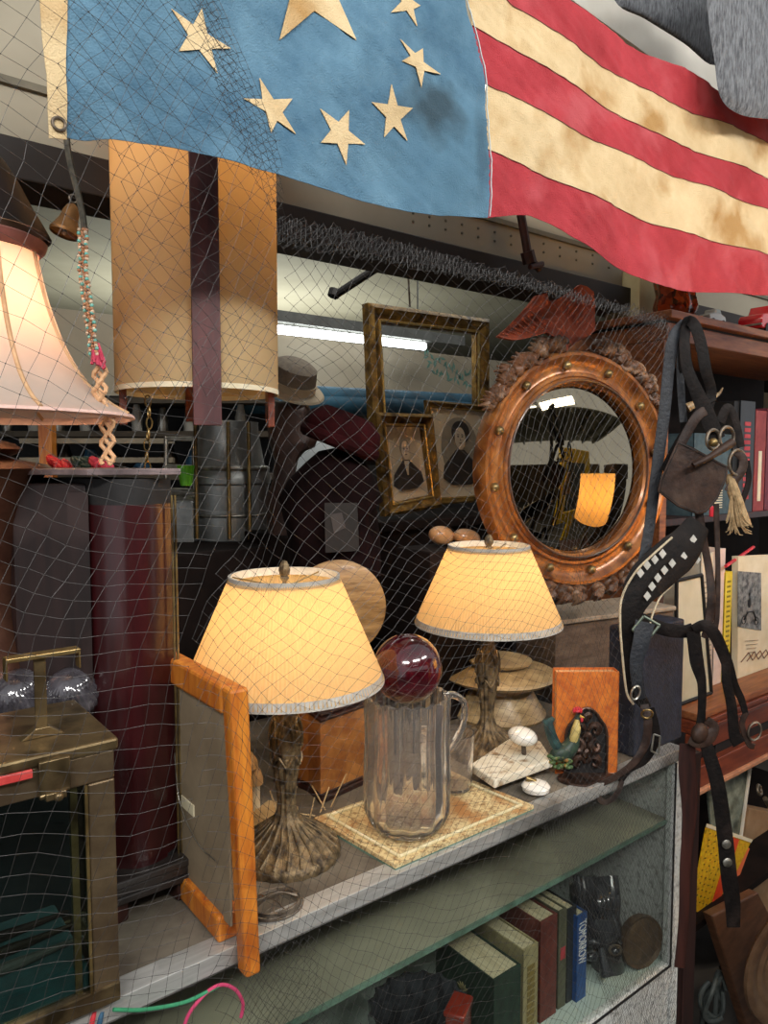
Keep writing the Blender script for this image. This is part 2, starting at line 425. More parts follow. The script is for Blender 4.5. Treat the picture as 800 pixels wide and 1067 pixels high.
sp = onY(500, 150, YF)-flag.location; add_stain(bluestain, sp, (60, 5, 12), '#2a4453', .6)
part('canton', canton(), bluestain, flag, world=True, ang=80)
for nm, lo, up, m in (('stripe', E0, E1, redc), ('stripe', E1, E2, whitec), ('stripe', E2, E3, redc), ('stripe', E3, E4, whitec), ('stripe', E4, E5, redc)):
    part('stripe', patch(lo, up, 170, 18), m, flag, world=True, ang=80, label='faded red stripe' if m is redc else 'stained cream stripe')
b = B()
for E_ in (E1, E2, E3, E4):
    tube(b, [fpt(*plin(cs(E_), i/60), .0022) for i in range(61)], .0006, 4)
part('seam_stitching', b, mat('seam_thread', '#5a2a28', '#6e3a30', .8), flag, world=True)
b = B(); sm_ = cs([(509, 226), (508, 160), (505, 89), (495, 40), (483, 0), (476, -30)])
tube(b, [fpt(*plin(sm_, i/50), .0022) for i in range(51)], .0009, 4)
part('canton_seam', b, mat('white_thread', '#a9b8bd', '#c4cdcd', .8, scale=300), flag, world=True)
# hoist band
b = B(); H0 = [(50, 145), (47, 80), (42, 30), (38, -20), (36, -80)]; H1 = [(69, 146), (67, 80), (68, 30), (68, -20), (70, -80)]
for s in (.002, .0035):
    vs = []
    for i in range(25):
        a, c = plin(H0, i/24), plin(H1, i/24)
        vs.append([b.verts.new(fpt(a[0]+(c[0]-a[0])*k/3, a[1]+(c[1]-a[1])*k/3, s)) for k in range(4)])
    for i in range(24):
        for k in range(3): b.faces.new((vs[i][k], vs[i][k+1], vs[i+1][k+1], vs[i+1][k]))
part('hoist_band', b, whitec, flag, world=True)
b = B(); p = fpt(60, 131, .005); torus(b, p, .0065, .0018, rot(PI/2)); part('grommet', b, iron, flag, world=True)
stars = [
 [(208, 11), (239, 52), (225, 78), (183, 57), (175, 13)], [(269, 82), (303, 104), (307, 141), (280, 140), (252, 104)],
 [(332, 114), (363, 115), (381, 150), (361, 172), (332, 150)], [(407, 88), (431, 112), (428, 145), (402, 142), (386, 107)],
 [(416, 41), (441, 50), (460, 77), (441, 90), (418, 64)], [(412, -14), (432, -12), (438, 6), (434, 28), (407, 13)],
 [(318, -92), (386, -40), (371, 42), (292, 41), (268, -42)]]
for tips in stars:
    cx = sum(p[0] for p in tips)/5; cy = sum(p[1] for p in tips)/5
    out = []
    for i in range(5):
        a, c = tips[i], tips[(i+1) % 5]; out.append(a)
        out.append((cx+(a[0]+c[0]-2*cx)*.235, cy+(a[1]+c[1]-2*cy)*.235))
    b = B()
    for s in (.0022, .0032):
        c0 = b.verts.new(fpt(cx, cy, s)); N = 5
        rings = [[b.verts.new(fpt(cx+(o[0]-cx)*k/N, cy+(o[1]-cy)*k/N, s)) for o in out] for k in range(1, N+1)]
        for i in range(10):
            j = (i+1) % 10; b.faces.new((c0, rings[0][i], rings[0][j]))
            for k in range(N-1): b.faces.new((rings[k][i], rings[k+1][i], rings[k+1][j], rings[k][j]))
    bmesh.ops.remove_doubles(b, verts=b.verts, dist=1e-6)
    part('star', b, whitec, flag, world=True, ang=80)

# ================================================================ GREY DENIM GARMENTS upper right
den = mat('grey_denim', '#3f4145', '#74777b', .9, scale=170, stretch=(1, 1, .25), bump=.5, bscale=300)
def drape(out, Y, th, bulge, m, name, label, cat):
    # closed outline in plan Y, inflated fabric
    pts = cs(out+[out[0]], 6)[:-1]; b = B(); cx = sum(p[0] for p in pts)/len(pts); cy = sum(p[1] for p in pts)/len(pts)
    N = 8
    for sgn in (-1, 1):
        c0 = b.verts.new(onY(cx, cy, Y+sgn*th)); rings = []
        for k in range(1, N+1):
            f = k/N; row = []
            for (x, y) in pts:
                X, Y_ = cx+(x-cx)*f, cy+(y-cy)*f
                w = th*math.sqrt(max(0, 1-f**3))*sgn+bulge*math.sin(X*.06+Y_*.01)
                row.append(b.verts.new(onY(X, Y_, Y+w)))
            rings.append(row)
        n = len(pts)
        for i in range(n):
            j = (i+1) % n; b.faces.new((c0, rings[0][i], rings[0][j]))
            for k in range(N-1): b.faces.new((rings[k][i], rings[k+1][i], rings[k+1][j], rings[k][j]))
    bmesh.ops.remove_doubles(b, verts=b.verts, dist=1e-5)
    return solo(name, b, m, label, cat, ang=80)
t_ = drape([(628, -60), (640, 0), (672, 20), (712, 45), (744, 68), (765, 40), (760, -60)], 1.0, .012, .006, den, 'hanging_trousers', 'grey denim garment hanging behind the longer leg, above white board', 'clothing')
t_ = drape([(732, -60), (738, 20), (744, 62), (750, 100), (768, 118), (800, 124), (880, 128), (885, -60)], .80, .012, .005, den, 'hanging_trousers', 'grey denim trouser leg with rounded hem hanging in the top right corner', 'clothing')

# ================================================================ LAMPS
pleat = shade_mat('pleated_shade', '#dcc496', '#ffd592', .6, 90)
trimm = mat('grey_shade_trim', '#9a958c', '#b5b0a6', .8, scale=80)
lampmetal = mat('antique_pewter', '#4a3e2e', '#8a7656', .5, .45, scale=60, c3='#30281f', s3=50, bump=.5, bscale=180)
def table_lamp(P, label, energy, kd):
    t = thing('table_lamp', label, 'lamp', P, group='pleated table lamps')
    # pleated empire shade
    b = B(); seg = 600; zt, zb, rt_, rb_ = .427, .272, .081, .148
    prof = [(rt_+(rb_-rt_)*k/10, zt+(zb-zt)*k/10) for k in range(11)]
    lathe(b, prof, seg, mod=lambda a, k: 1+.009*math.cos(150*a))
    shd = part('shade', b, pleat, t, ang=180)
    b = B(); lathe(b, [(rt_+.001, zt-.009), (rt_+.0015, zt+.003), (rt_-.002, zt+.003), (rt_-.002, zt-.009)], 64, close=True); part('trim_band', b, trimm, shd)
    b = B(); lathe(b, [(rb_+.0015, zb-.003), (rb_-.003, zb+.010), (rb_-.006, zb+.009), (rb_-.003, zb-.003)], 64, close=True); part('trim_band', b, trimm, shd)
    b = B(); lathe(b, [(0, .452), (.004, .450), (.007, .444), (.009, .437), (.0075, .431), (.005, .428), (.007, .425), (.003, .42), (.002, .40)], 20, mod=lambda a, k: 1+.1*math.cos(6*a)); part('finial', b, lampmetal, t)
    # harp with spider
    b = B()
    for s in (-1, 1): tube(b, [(s*.006, 0, .245), (s*.03, 0, .275), (s*.038, 0, .33), (s*.02, 0, .39), (0, 0, .405)], .0015, 6, sm=5)
    for k in range(3): a = k*2.094+.3; tube(b, [(0, 0, .41), (rt_*.99*math.cos(a), rt_*.99*math.sin(a), .425)], .0012, 5)
    part('harp', b, brass, t)
    b = B(); lathe(b, [(.0, .24), (.013, .242), (.014, .275), (.012, .285)], 20); skt = part('socket', b, brass, t)
    b = B(); lathe(b, [(.010, .285), (.013, .30), (.024, .325), (.026, .340), (.018, .357), (0, .366)], 20)
    bb = part('bulb', b, emis('warm_bulb', '#ffd9a0', 6), skt)
    bb.visible_shadow = True
    # body: vase neck, bulge, reeded shaft, spreading fluted foot
    pr = [(.013, .245), (.017, .240), (.013, .232), (.014, .222), (.019, .205), (.024, .185), (.0235, .17), (.020, .155), (.0205, .150), (.018, .13), (.0145, .105), (.013, .082), (.0145, .07), (.020, .058), (.036, .042), (.058, .028), (.074, .016)]
    b = B(); lathe(b, pr, 72, mod=lambda a, k: 1+(.05*math.cos(8*a) if k < 8 else .075*math.cos(12*a) if k < 13 else .035*math.cos(24*a)))
    for q in range(6):
        a = q*PI/3
        tube(b, [(math.cos(a+d)*r, math.sin(a+d)*r, z) for d, r, z in ((-.42, .0245, .168), (-.36, .0245, .195), (0, .019, .215), (.36, .0245, .195), (.42, .0245, .168))], .0018, 5, sm=4)
        tube(b, [(math.cos(a+d)*r, math.sin(a+d)*r, z) for d, r, z in ((-.5, .0225, .158), (-.25, .024, .151), (0, .0225, .143), (.25, .024, .151), (.5, .0225, .158))], .002, 5, sm=4)
    part('body', b, lampmetal, t)
    b = B(); lathe(b, [(.072, .018), (.079, .013), (.082, .006), (.081, 0), (0, 0)], 96, mod=lambda a, k: 1+.012*math.cos(24*a))
    for q in range(24):
        a = q*PI/12; tube(b, [(math.cos(a)*.024, math.sin(a)*.024, .054), (math.cos(a+.07)*.05, math.sin(a+.07)*.05, .034), (math.cos(a)*.077, math.sin(a)*.077, .014)], [.0014, .0022, .0032], 6, sm=4)
    part('base', b, lampmetal, t)
    light_point((0, 0, .335), energy, (1.0, .72, .43), .036, t)
    return t
L1 = onZ(299, 889, CZ); L2 = onZ(507, 784, CZ)
table_lamp(L1, 'nearer lit table lamp with pleated cream shade, beside the orange wooden frame', 1.65, 1)
table_lamp(L2, 'farther lit table lamp with pleated cream shade, in front of the round convex mirror', 1.65, 1)

# ---- bell shaped pink shade at left
P = onD(-18, 470, .98); P.z = 1.5
pink = shade_mat('silk_bell_shade', '#d9c8ba', '#e8c0a8', .45, 30)
t = thing('floor_lamp', 'lit pinkish bell shade on a tiered dark bronze lamp body at the left edge', 'lamp', (P.x, P.y, 0))
s = depth(P)/FPX
zz = lambda y: zat(P, y)
prof = [(58, 262), (62, 285), (70, 320), (84, 360), (104, 395), (128, 418), (150, 431)]
b = B(); lathe(b, [(r*s, zz(y)) for r, y in [(q.x, q.y) for q in smoothpts([(a, c, 0) for a, c in prof], 4)]], 64, mod=lambda a, k: 1+.012*abs(math.cos(4*a))); part('shade', b, pink, t, ang=80)
b = B(); lathe(b, [(150*s, zz(431)), (151*s, zz(434)), (146*s, zz(436)), (144*s, zz(428))], 64, close=True, mod=lambda a, k: 1+.012*abs(math.cos(4*a))); part('trim_band', b, mat('pink_trim', '#c9a59a', '#d8b8ac', .8, scale=50), t)
b = B()
for q in range(8):
    a = q*PI/4+.15; tube(b, [((r+1)*s*math.cos(a), (r+1)*s*math.sin(a), zz(y)) for r, y in prof], .003, 6, sm=4)
part('shade_rib', b, mat('tan_ribbon', '#b08a63', '#c7a07a', .8, scale=40), t)
b = B(); lathe(b, [(60*s, zz(262)), (66*s, zz(256)), (68*s, zz(250)), (60*s, zz(246)), (56*s, zz(256))], 48, close=True); part('top_ring', b, mat('rose_wood', '#7a4a42', '#93605a', .5, scale=20), t)
b = B(); lathe(b, [(0, zz(452)), (10*s, zz(453)), (16*s, zz(458)), (30*s, zz(462)), (38*s, zz(468)), (34*s, zz(472)), (26*s, zz(475)), (30*s, zz(478)), (60*s, zz(484)), (66*s, zz(488)), (58*s, zz(496)), (46*s, zz(515)), (36*s, zz(545)), (28*s, zz(600)), (26*s, zz(640)), (40*s, zz(700)), (44*s, zz(760)), (30*s, CZ+.03), (60*s, CZ)], 48)
part('body', b, mat('copper_bronze', '#4a2e26', '#6b4a3a', .35, .7, scale=14), t)
b = B(); lathe(b, [(.007, zz(452)), (.007, zz(380))], 12); part('stem', b, brass, t)
b = B(); ball(b, (0, 0, zz(340)), .03); part('bulb', b, emis('warm_bulb', '#ffd9a0', 6), t)
light_point((0, 0, zz(330)), 5.0, (1.0, .68, .42), .03, t)
for i in range(0): pass
# ---- dark bell shade above it
b = B(); P = onD(-30, 215, .98); s = depth(P)/FPX; zz2 = lambda y: zat(P, y)
lathe(b, [(r*s, zz2(y)-P.z) for r, y in ((20, 150), (34, 165), (46, 185), (58, 210), (72, 235), (76, 243), (73, 243), (55, 212), (30, 165))], 40)
bmesh.ops.translate(b, vec=P, verts=b.verts); solo('bell_lampshade', b, mat('black_bronze', '#130e0e', '#241a1a', .5, .4), 'dark metal bell shade sitting above the pink bell shade', 'lampshade')

# ---- drum lantern with wooden slats
P = onD(205, 300, 1.28); s = depth(P)/FPX*.965; zz = lambda y: zat(P, y)
t = thing('hanging_lantern', 'tall parchment drum lantern with dark wooden slats hanging under the flag', 'lantern', (P.x, P.y, zz(447)))
z0 = zz(447)
parch = shade_mat('parchment', '#cdb68c', '#e0b070', .42, 8)
b = B(); lathe(b, [(86*s, zz(410)-z0), (86*s, zz(40)-z0)], 64); part('shade', b, parch, t)
b = B(); lathe(b, [(86.5*s, zz(411)-z0), (86.5*s, zz(406)-z0), (85*s, zz(406)-z0), (85*s, zz(411)-z0)], 64, close=True); part('rim', b, cream, t)
dirn = math.atan2(-P.y, -P.x)
plum = mat('plum_wood', '#3d1f22', '#5a2f2e', .5, scale=8, stretch=(5, 5, .6), coat=.1)
for k in range(4):
    a = dirn+k*PI/2+.09
    b = B(); r_ = (89 if k == 0 else 78)*s; zb_ = zz(447 if k == 0 else 444 if k != 2 else 436)-z0
    box(b, (math.cos(a)*r_, math.sin(a)*r_, (zb_+zz(30)-z0)/2), (.012, (27 if k == 0 else 17)*s, zz(30)-z0-zb_), rz(a)); part('slat', b, plum if k == 0 else redwood, t, bev=.001, smooth=False)
b = B(); ball(b, (0, 0, zz(200)-z0), .03); part('bulb', b, emis('warm_bulb', '#ffd9a0', 6), t)
b = B(); lathe(b, [(.003, zz(200)-z0), (.003, 3.2-z0)], 8); part('cord', b, blackm, t)
light_point((0, 0, zz(170)-z0), 1.0, (1.0, .7, .4), .04, t)

# ---- small brass bell, beaded rope, chain
t = thing('hand_bell', 'small rusty brass bell hanging from the netting by the beaded rope', 'bell', onD(67, 244, 1.0))
s = 1.0/FPX
b = B(); lathe(b, [(15*s, 0), (15.5*s, 3*s), (13*s, 8*s), (9.5*s, 16*s), (8.5*s, 24*s), (6*s, 31*s), (2*s, 34*s), (0, 34*s)], 32, rt=rot(0, .3)); part('bell_body', b, mat('rusty_brass', '#6b4a2a', '#94683a', .5, .6, scale=30), t)
b = B(); torus(b, (10*s, 0, 38*s), 4*s, 1*s, rot(PI/2)); part('ring', b, iron, t)
b = B(); ball(b, (0, 0, 2*s), 3*s); part('clapper', b, iron, t)
t = thing('beaded_rope', 'long rope of turquoise and brown beads with red tassel hanging left of the lantern', 'beads', onD(88, 240, .95))
path = smoothpts([onD(x, y, .95) for x, y in ((60, -20), (66, 60), (70, 150), (82, 205), (88, 240), (86, 280), (90, 320), (95, 355), (100, 375))], 12)
b = B(); tube(b, path[:50], .004, 6); part('cord', b, mat('dark_cord', '#3c3a34', '#5a5448', .9, scale=90), t, world=True)
cols = [mat('turquoise_bead', '#4f8f86', '#6fb0a2', .4, scale=90), mat('clay_bead', '#8a5a3e', '#a87854', .5, scale=90), mat('bone_bead', '#b39a80', '#c9b298', .5, scale=90)]
bs = [B(), B(), B()]
for y in range(240, 372, 3):
    for k, dx in enumerate((-3, 1, 4)):
        x = 86+(max(0, y-280)*.13)+dx+random.uniform(-1, 1)
        ball(bs[(y//3+k) % 3 if k != 1 else 1], onD(x, y+random.uniform(-1, 1), .95-.003*k), .0026, 8, 6)
for bb, m, nm in zip(bs, cols, ('turquoise beads', 'clay beads', 'bone beads')): part('bead_string', bb, m, t, world=True, label=nm)
b = B()
for k in range(14): tube(b, [onD(100+random.uniform(-3, 3), 358, .95), onD(102+random.uniform(-8, 8), 380+random.uniform(-5, 5), .94)], .002, 5)
part('tassel', b, mat('red_tassel', '#9c2740', '#b8455a', .9, scale=60), t, world=True)
b = B()
for k in range(3):
    tube(b, [onD(104+k*4-4+3*math.sin(y*.35+k*2.1), y, .95+.002*math.cos(y*.35+k*2.1)) if y < 430 else onD(112+k*4-4+3*math.sin(y*.35+k*2.1), y, .95) for y in range(380, 487, 4)], .003, 6)
part('braided_tail', b, mat('tan_braid', '#b98c66', '#d3a87f', .9, scale=90), t, world=True)
t = thing('brass_chain', 'brass oval link chain hanging below the lantern', 'chain', onD(155, 452, 1.22))
for k in range(7):
    b = B(); p = onD(154+math.sin(k)*1.5, 418+k*11.5, 1.22)-t.location; torus(b, p, .0095, .0016, rot(PI/2, 0, .3+(k % 2)*1.2), 20, 6, sx=.6)
    part('chain_link', b, brass, t)

# ================================================================ LEFT: dark box, brass case, crystals
P0 = onZ(103, 925, CZ+.03)     # nearest corner
ztop = zat(P0, 490)
t = thing('wooden_clock_case', 'tall dark mahogany cabinet with bowed red front, standing behind the brass glass case', 'cabinet', P0)
dl = RT*(-1); s = depth(P0)/FPX
cornerL = onD(27, 925, depth(P0)+.02); cornerL.z = P0.z; cornerR = onD(186, 920, depth(P0)+.04); cornerR.z = P0.z
back = V((-.2, .8, 0)).normalized()*.14
H = ztop-P0.z
base = [P0, cornerR, cornerR+back, cornerL+back, cornerL]
purp = mat('worn_purple_wood', '#140a09', '#281816', .5, scale=7, stretch=(5, 5, .5), coat=.05, c3='#382a28', s3=7)
b = B(); q = (P0-cornerL); prism(b, [P0-q*.02, cornerL, cornerL+back, P0+back-q*.02], (0, 0, H*.97)); part('side_panel', b, purp, t, world=True, smooth=False, bev=.003)
# bowed front
b = B(); n = 14; fr = []; nrm = (cornerR-P0).cross(V((0, 0, 1))).normalized()
if nrm.dot(CAM-P0) < 0: nrm = -nrm
for k in range(n+1):
    f = k/n; fr.append(P0.lerp(cornerR, f)+nrm*.03*math.sin(PI*f))
prism(b, fr+[cornerR+back*.9, P0+back*.9], (0, 0, H*.92)); part('bowed_front', b, mat('oxblood_lacquer', '#24080a', '#380f12', .3, scale=6, stretch=(5, 5, .4), coat=.5), t, world=True, ang=50)
b = B(); prism(b, [p+V((0, 0, H*.92)) for p in fr+[cornerR+back*.95, P0+back*.95]], (0, 0, H*.06)); part('cornice', b, blackm, t, world=True, ang=50)
b = B(); cen = (P0+cornerL+cornerR+back)/3
prism(b, [V((p.x, p.y, ztop-.006)) for p in (cornerL-back*.05, P0+nrm*.035, cornerR+nrm*.03+(cornerR-P0)*.1, cornerR+back*1.1, cornerL+back*1.1)], (0, 0, .008)); part('top_board', b, mat('black_top_edge', '#2c2526', '#7b6c6c', .3, scale=10), t, world=True, smooth=False, bev=.001)
b = B()
for off in (0, .007): tube(b, [cornerR+nrm*.01+(cornerR-P0)*off*6+V((0, 0, .03)), cornerR+nrm*.01+(cornerR-P0)*off*6+V((0, 0, H*.94))], .0016, 6)
part('brass_rod', b, brass, t, world=True)
b = B(); prism(b, [P0+V((.0, 0, 0)), P0+nrm*.008, P0+nrm*.008+(P0-cornerL).normalized()*-.03, P0-(P0-cornerL).normalized()*.03], (0, 0, H*.95)); part('corner_post', b, purp, t, world=True, smooth=False)
# plinth with turned finial
t = thing('clock_plinth', 'dark moulded wooden plinth with turned black knob, beside the orange wooden frame', 'plinth', onZ(160, 960, CZ))
a0 = onZ(120, 968, CZ); a1 = onZ(205, 935, CZ); bk = V((0, .10, 0))
b = B()
for k, (zo, hgt, ex) in enumerate(((.052, .010, .012), (.040, .012, .006), (.030, .010, .009))):
    d_ = (a1-a0).normalized()*ex
    prism(b, [a0-bk*.1*ex*50+V((0, 0, zo)), a1+d_-bk*.1*ex*50+V((0, 0, zo)), a1+d_+bk+V((0, 0, zo)), a0+bk+V((0, 0, zo))], (0, 0, hgt))
part('moulding', b, mat('ebony_wood', '#1d1817', '#35302d', .4, scale=10, coat=.3), t, world=True, smooth=False, bev=.002)
for f in (.05, .88):
    b = B(); p = a0.lerp(a1, f); box(b, (p.x, p.y+.02, CZ+.015), (.028, .03, .03), rz(.1)); part('foot', b, dkwood, t, world=True, smooth=False, bev=.004)
b = B(); p = a0.lerp(a1, .72)+bk*.35; lathe(b, [(.017, .062), (.017, .066), (.012, .068), (.0135, .074), (.010, .079), (.0135, .085), (.012, .091), (.006, .095), (0, .096)], 32, c=(p.x, p.y, CZ)); part('knob', b, blackm, t, world=True)

# brass framed glass case in the foreground
YB = .79
X0, X1 = -.02, onY(122, 900, YB).x
zt_ = onY(122, 770, YB).z; zb_ = onY(125, 1030, YB).z-.012
zt_ = max(zt_, zb_+.2)
t = thing('brass_glass_case', 'brass framed glass display box with top handle, lower left foreground', 'case', (.1, YB, zb_))
D_ = .16
lidz = zt_
b = B(); box2(b, (X0, YB-.004, lidz-.010), (X1+.004, YB+D_, lidz+.003)); part('lid', b, brass2, t, world=True, smooth=False, bev=.003)
b = B()
box2(b, (X0, YB, lidz-.042), (X1, YB+.006, lidz-.010)); part('lid_skirt', b, mat('brown_brass', '#6e5c48', '#8f7c60', .35, .8, scale=18), t, world=True, smooth=False, bev=.002)
b = B(); box2(b, (X1-.028, YB, zb_), (X1, YB+.022, lidz-.042)); part('corner_post', b, mat('brown_brass', '#6e5c48'), t, world=True, smooth=False, bev=.002)
b = B(); box2(b, (X1-.032, YB-.002, zb_+.02), (X1-.029, YB+.001, lidz-.042)); box2(b, (X1-.045, YB+.005, zb_+.02), (X1-.038, YB+.012, lidz-.042)); part('inner_rod', b, brass, t, world=True, smooth=False)
b = B(); box2(b, (X0, YB-.002, zb_), (X1, YB+.02, zb_+.022)); box2(b, (X1-.012, YB, zb_), (X1, YB+D_, zb_+.02)); box2(b, (X1-.012, YB+D_-.012, zb_), (X1, YB+D_, lidz-.01)); box2(b, (X0, YB+D_-.012, zb_), (X1, YB+D_, zb_+.02)); part('base_rail', b, brass2, t, world=True, smooth=False, bev=.002)
part('front_pane', box2(B(), (X0, YB+.004, zb_+.02), (X1-.028, YB+.006, lidz-.042)), thin_glass('smoky_pane', '#c9d6d4', .08), t, world=True, smooth=False)
part('side_pane', box2(B(), (X1-.004, YB+.022, zb_+.02), (X1-.002, YB+D_-.012, lidz-.012)), MC.get('x') or paneglass, t, world=True, smooth=False)
part('teal_lining', box2(B(), (X0, YB+.008, zb_+.02), (X1-.03, YB+D_-.013, zb_+.05)), mat('teal_velvet', '#0f3a3c', '#1c5555', .9, scale=30, sheen=.3), t, world=True, smooth=False, bev=.004)
part('back_lining', box2(B(), (X0, YB+D_-.016, zb_+.03), (X1-.01, YB+D_-.013, lidz-.012)), mat('dark_lining', '#14191b', '#20282a', .7, scale=12), t, world=True, smooth=False)
# clasp
cx = onY(55, 800, YB).x
b = B(); box(b, (cx, YB-.006, lidz-.020), (.030, .006, .034)); box(b, (cx, YB-.008, lidz-.040), (.020, .009, .008)); ball(b, (cx+.002, YB-.012, lidz-.041), .005); tube(b, [(cx-.015, YB-.006, lidz-.04), (cx+.014, YB-.006, lidz-.036)], .0035, 8)
part('clasp', b, brass2, t, world=True, bev=.002)
b = B(); box(b, (onY(12, 795, YB).x, YB-.006, lidz-.013), (.035, .004, .009)); part('red_tab', b, mat('red_enamel', '#a83030', '#c04a44', .4, scale=30), t, world=True, bev=.001)
# handle: T post and bar
hx = onY(43, 750, YB+.05).x; hz = zat(V((hx, YB+.05, 0)), 684)
b = B(); box(b, (hx, YB+.05, (lidz+hz)/2), (.012, .004, hz-lidz)); prism(b, [(hx-.022, YB+.045, lidz+.003), (hx+.022, YB+.045, lidz+.003), (hx+.007, YB+.045, lidz+.014), (hx-.007, YB+.045, lidz+.014)], (0, .012, 0)); part('handle_post', b, brass2, t, world=True, smooth=False, bev=.001)
hl, hr = onY(4, 690, YB+.05).x, onY(82, 680, YB+.05).x
b = B(); box2(b, (hl, YB+.042, hz-.001), (hr, YB+.058, hz+.004)); box2(b, (hl, YB+.042, hz-.02), (hl+.002, YB+.058, hz)); box2(b, (hr-.002, YB+.042, hz-.018), (hr, YB+.058, hz)); part('handle_bar', b, brass, t, world=True, smooth=False, bev=.001)
# knives inside
for k, (x, y, a, m, lb) in enumerate(((20, 985, .15, leather2, 'dark sheathed knife lying on teal lining, upper of three'), (5, 1010, .1, bronze, 'bronze rod lying on teal lining between two knives'), (25, 1030, .12, mat('dusty_wood_rod', '#4f4740', '#6c635a', .6, scale=20), 'pale dusty knife on teal lining nearest the front pane'))):
    p = onZ(x+12, y, zb_+.056); p.y = min(max(p.y, YB+.03), YB+D_-.04); p.y = YB+.10-k*.03; p.x = .17
    b = B(); tube(b, [(p.x-.10, p.y, zb_+.057), (p.x-.02, p.y+.004, zb_+.057), (p.x+.0, p.y+.006, zb_+.056), (p.x+.055, p.y+.012, zb_+.054)], [.006, .006, .005, .002], 10, sm=4); solo('knife', b, m, lb, 'knife', group='knives in the brass case')

# crystal ornaments behind handle
dkglass = mat('smoked_crystal', '#2b282c', '#5d5a60', .08, .1, scale=18, c3='#8a8488', s3=22, coat=.6, spec=.8)
for (x, y, r, lb, rr) in ((18, 727, 30, 'dark swirled glass paperweight left of the brass handle post', .9), (76, 722, 28, 'dark cut glass paperweight with fine radiating ribs, right of the handle post', 1)):
    P = onD(x, y, .97); rad = r/FPX*.97
    b = B(); lathe(b, [(0, -rad*.85), (rad*.6, -rad*.8), (rad*.95, -rad*.3), (rad, .05*rad), (rad*.8, rad*.6), (rad*.45, rad*.88), (0, rad)], 60, c=P, rt=rot(.5, -.4), mod=lambda a, k: 1+.03*math.cos(30*a))
    solo('paperweight', b, dkglass, lb, 'paperweight', group='smoked glass paperweights')
b = B(); P = onD(76, 770, 1.0); box(b, (P.x, P.y+.01, (CZ+P.z-.02)/2), (.14, .09, P.z-.02-CZ), rz(-.5)); b2 = onD(18, 770, 1.0)
solo('wooden_stand', b, bronze, 'dark block stand carrying the smoked glass paperweights', 'stand', smooth=False, bev=.004)
# carved feather ornament at the left edge
t = thing('feather_carving', 'small pale carved wing ornament at left edge beside the dark cabinet', 'ornament', onD(18, 680, 1.02))
b = B()
for k in range(9):
    a = onD(6+k*3, 690, 1.02); c = onD(2+k*4.2, 635+abs(k-5)*5, 1.03); tube(b, [a, a.lerp(c, .6)+V((0, -.004, 0)), c], [.003, .0055, .002], 8, sm=4)
part('feathers', b, mat('grey_tan_carving', '#9a8a78', '#b9a994', .6, scale=60), t, world=True)
b = B(); box(b, onD(18, 700, 1.02), (.06, .03, .04), rz(-.6)); part('base', b, mat('tan_base', '#8a7a60', '#9a8a70', .6), t, world=True, bev=.004)

# ================================================================ ORANGE WOODEN FRAME (standing on its side edge)
XF = onY(241, 715, .795).x
zTf = zat(V((XF, .795, 0)), 714); 
YB2 = .985
t = thing('picture_frame', 'orange oak picture frame seen from its papered back, standing left of the nearer lamp', 'frame', (XF, .89, CZ))
b = B(); zl = zat(V((XF, .785, 0)), 1018)
lean = .012
prism(b, [(XF-.012, .775, zTf), (XF+.013, .775, zTf), (XF+.013+lean, .775, zl), (XF-.008+lean, .775, zl)], (0, .024, 0)); part('stile', b, oak, t, world=True, smooth=False, bev=.004)
b = B(); box2(b, (XF-.012, .799, zTf-.035), (XF+.013, YB2, zTf)); part('rail', b, oak, t, world=True, smooth=False, bev=.004)
b = B(); box2(b, (XF-.012, CY+.012, CZ+.001), (XF+.022, YB2, CZ+.035)); part('rail', b, oak, t, world=True, smooth=False, bev=.004)
b = B(); box2(b, (XF-.012, YB2-.022, CZ+.035), (XF+.013, YB2, zTf-.035)); part('stile', b, oak, t, world=True, smooth=False, bev=.004)
b = B(); box2(b, (XF-.004, .799, CZ+.03), (XF-.001, YB2-.02, zTf-.03)); part('backing', b, mat('brown_backing', '#75654f', '#908068', .8, scale=6, c3='#54473a', s3=5), t, world=True, smooth=False)
b = B(); tube(b, [(XF-.008, YB2-.03, CZ+.20), (XF-.012, .93, CZ+.14), (XF-.014, .87, CZ+.11), (XF-.014, .815, CZ+.11)], .0008, 5, sm=6); part('hanging_wire', b, silver, t, world=True)
b = B(); box2(b, (XF-.006, .90, CZ+.13), (XF-.0042, .94, CZ+.145)); part('paper_label', b, cream, t, world=True, smooth=False)

# coil of wire on the counter
b = B(); P = onZ(292, 948, CZ+.004); P.y = max(P.y, CY+.035)
for k in range(9):
    a0 = random.random()*6; r_ = .034+random.uniform(-.004, .003)
    tube(b, [(P.x+math.cos(a0+i*.33)*r_*1.05, P.y+math.sin(a0+i*.33)*r_*.85, CZ+.003+k*.0011+.001*math.sin(i)) for i in range(18)], .0009, 5)
for k in range(5):
    a0 = random.random()*6; tube(b, [(P.x+math.cos(a0)*.03, P.y+math.sin(a0)*.026, CZ+.012), (P.x+random.uniform(-.01, .01), P.y+random.uniform(-.01, .01), CZ+.016), (P.x-math.cos(a0+.4)*.03, P.y-math.sin(a0+.4)*.026, CZ+.012)], .0009, 5, sm=5)
solo('wire_coil', b, iron, 'loose coil of thin dark wire on the counter in front of the nearer lamp', 'wire')
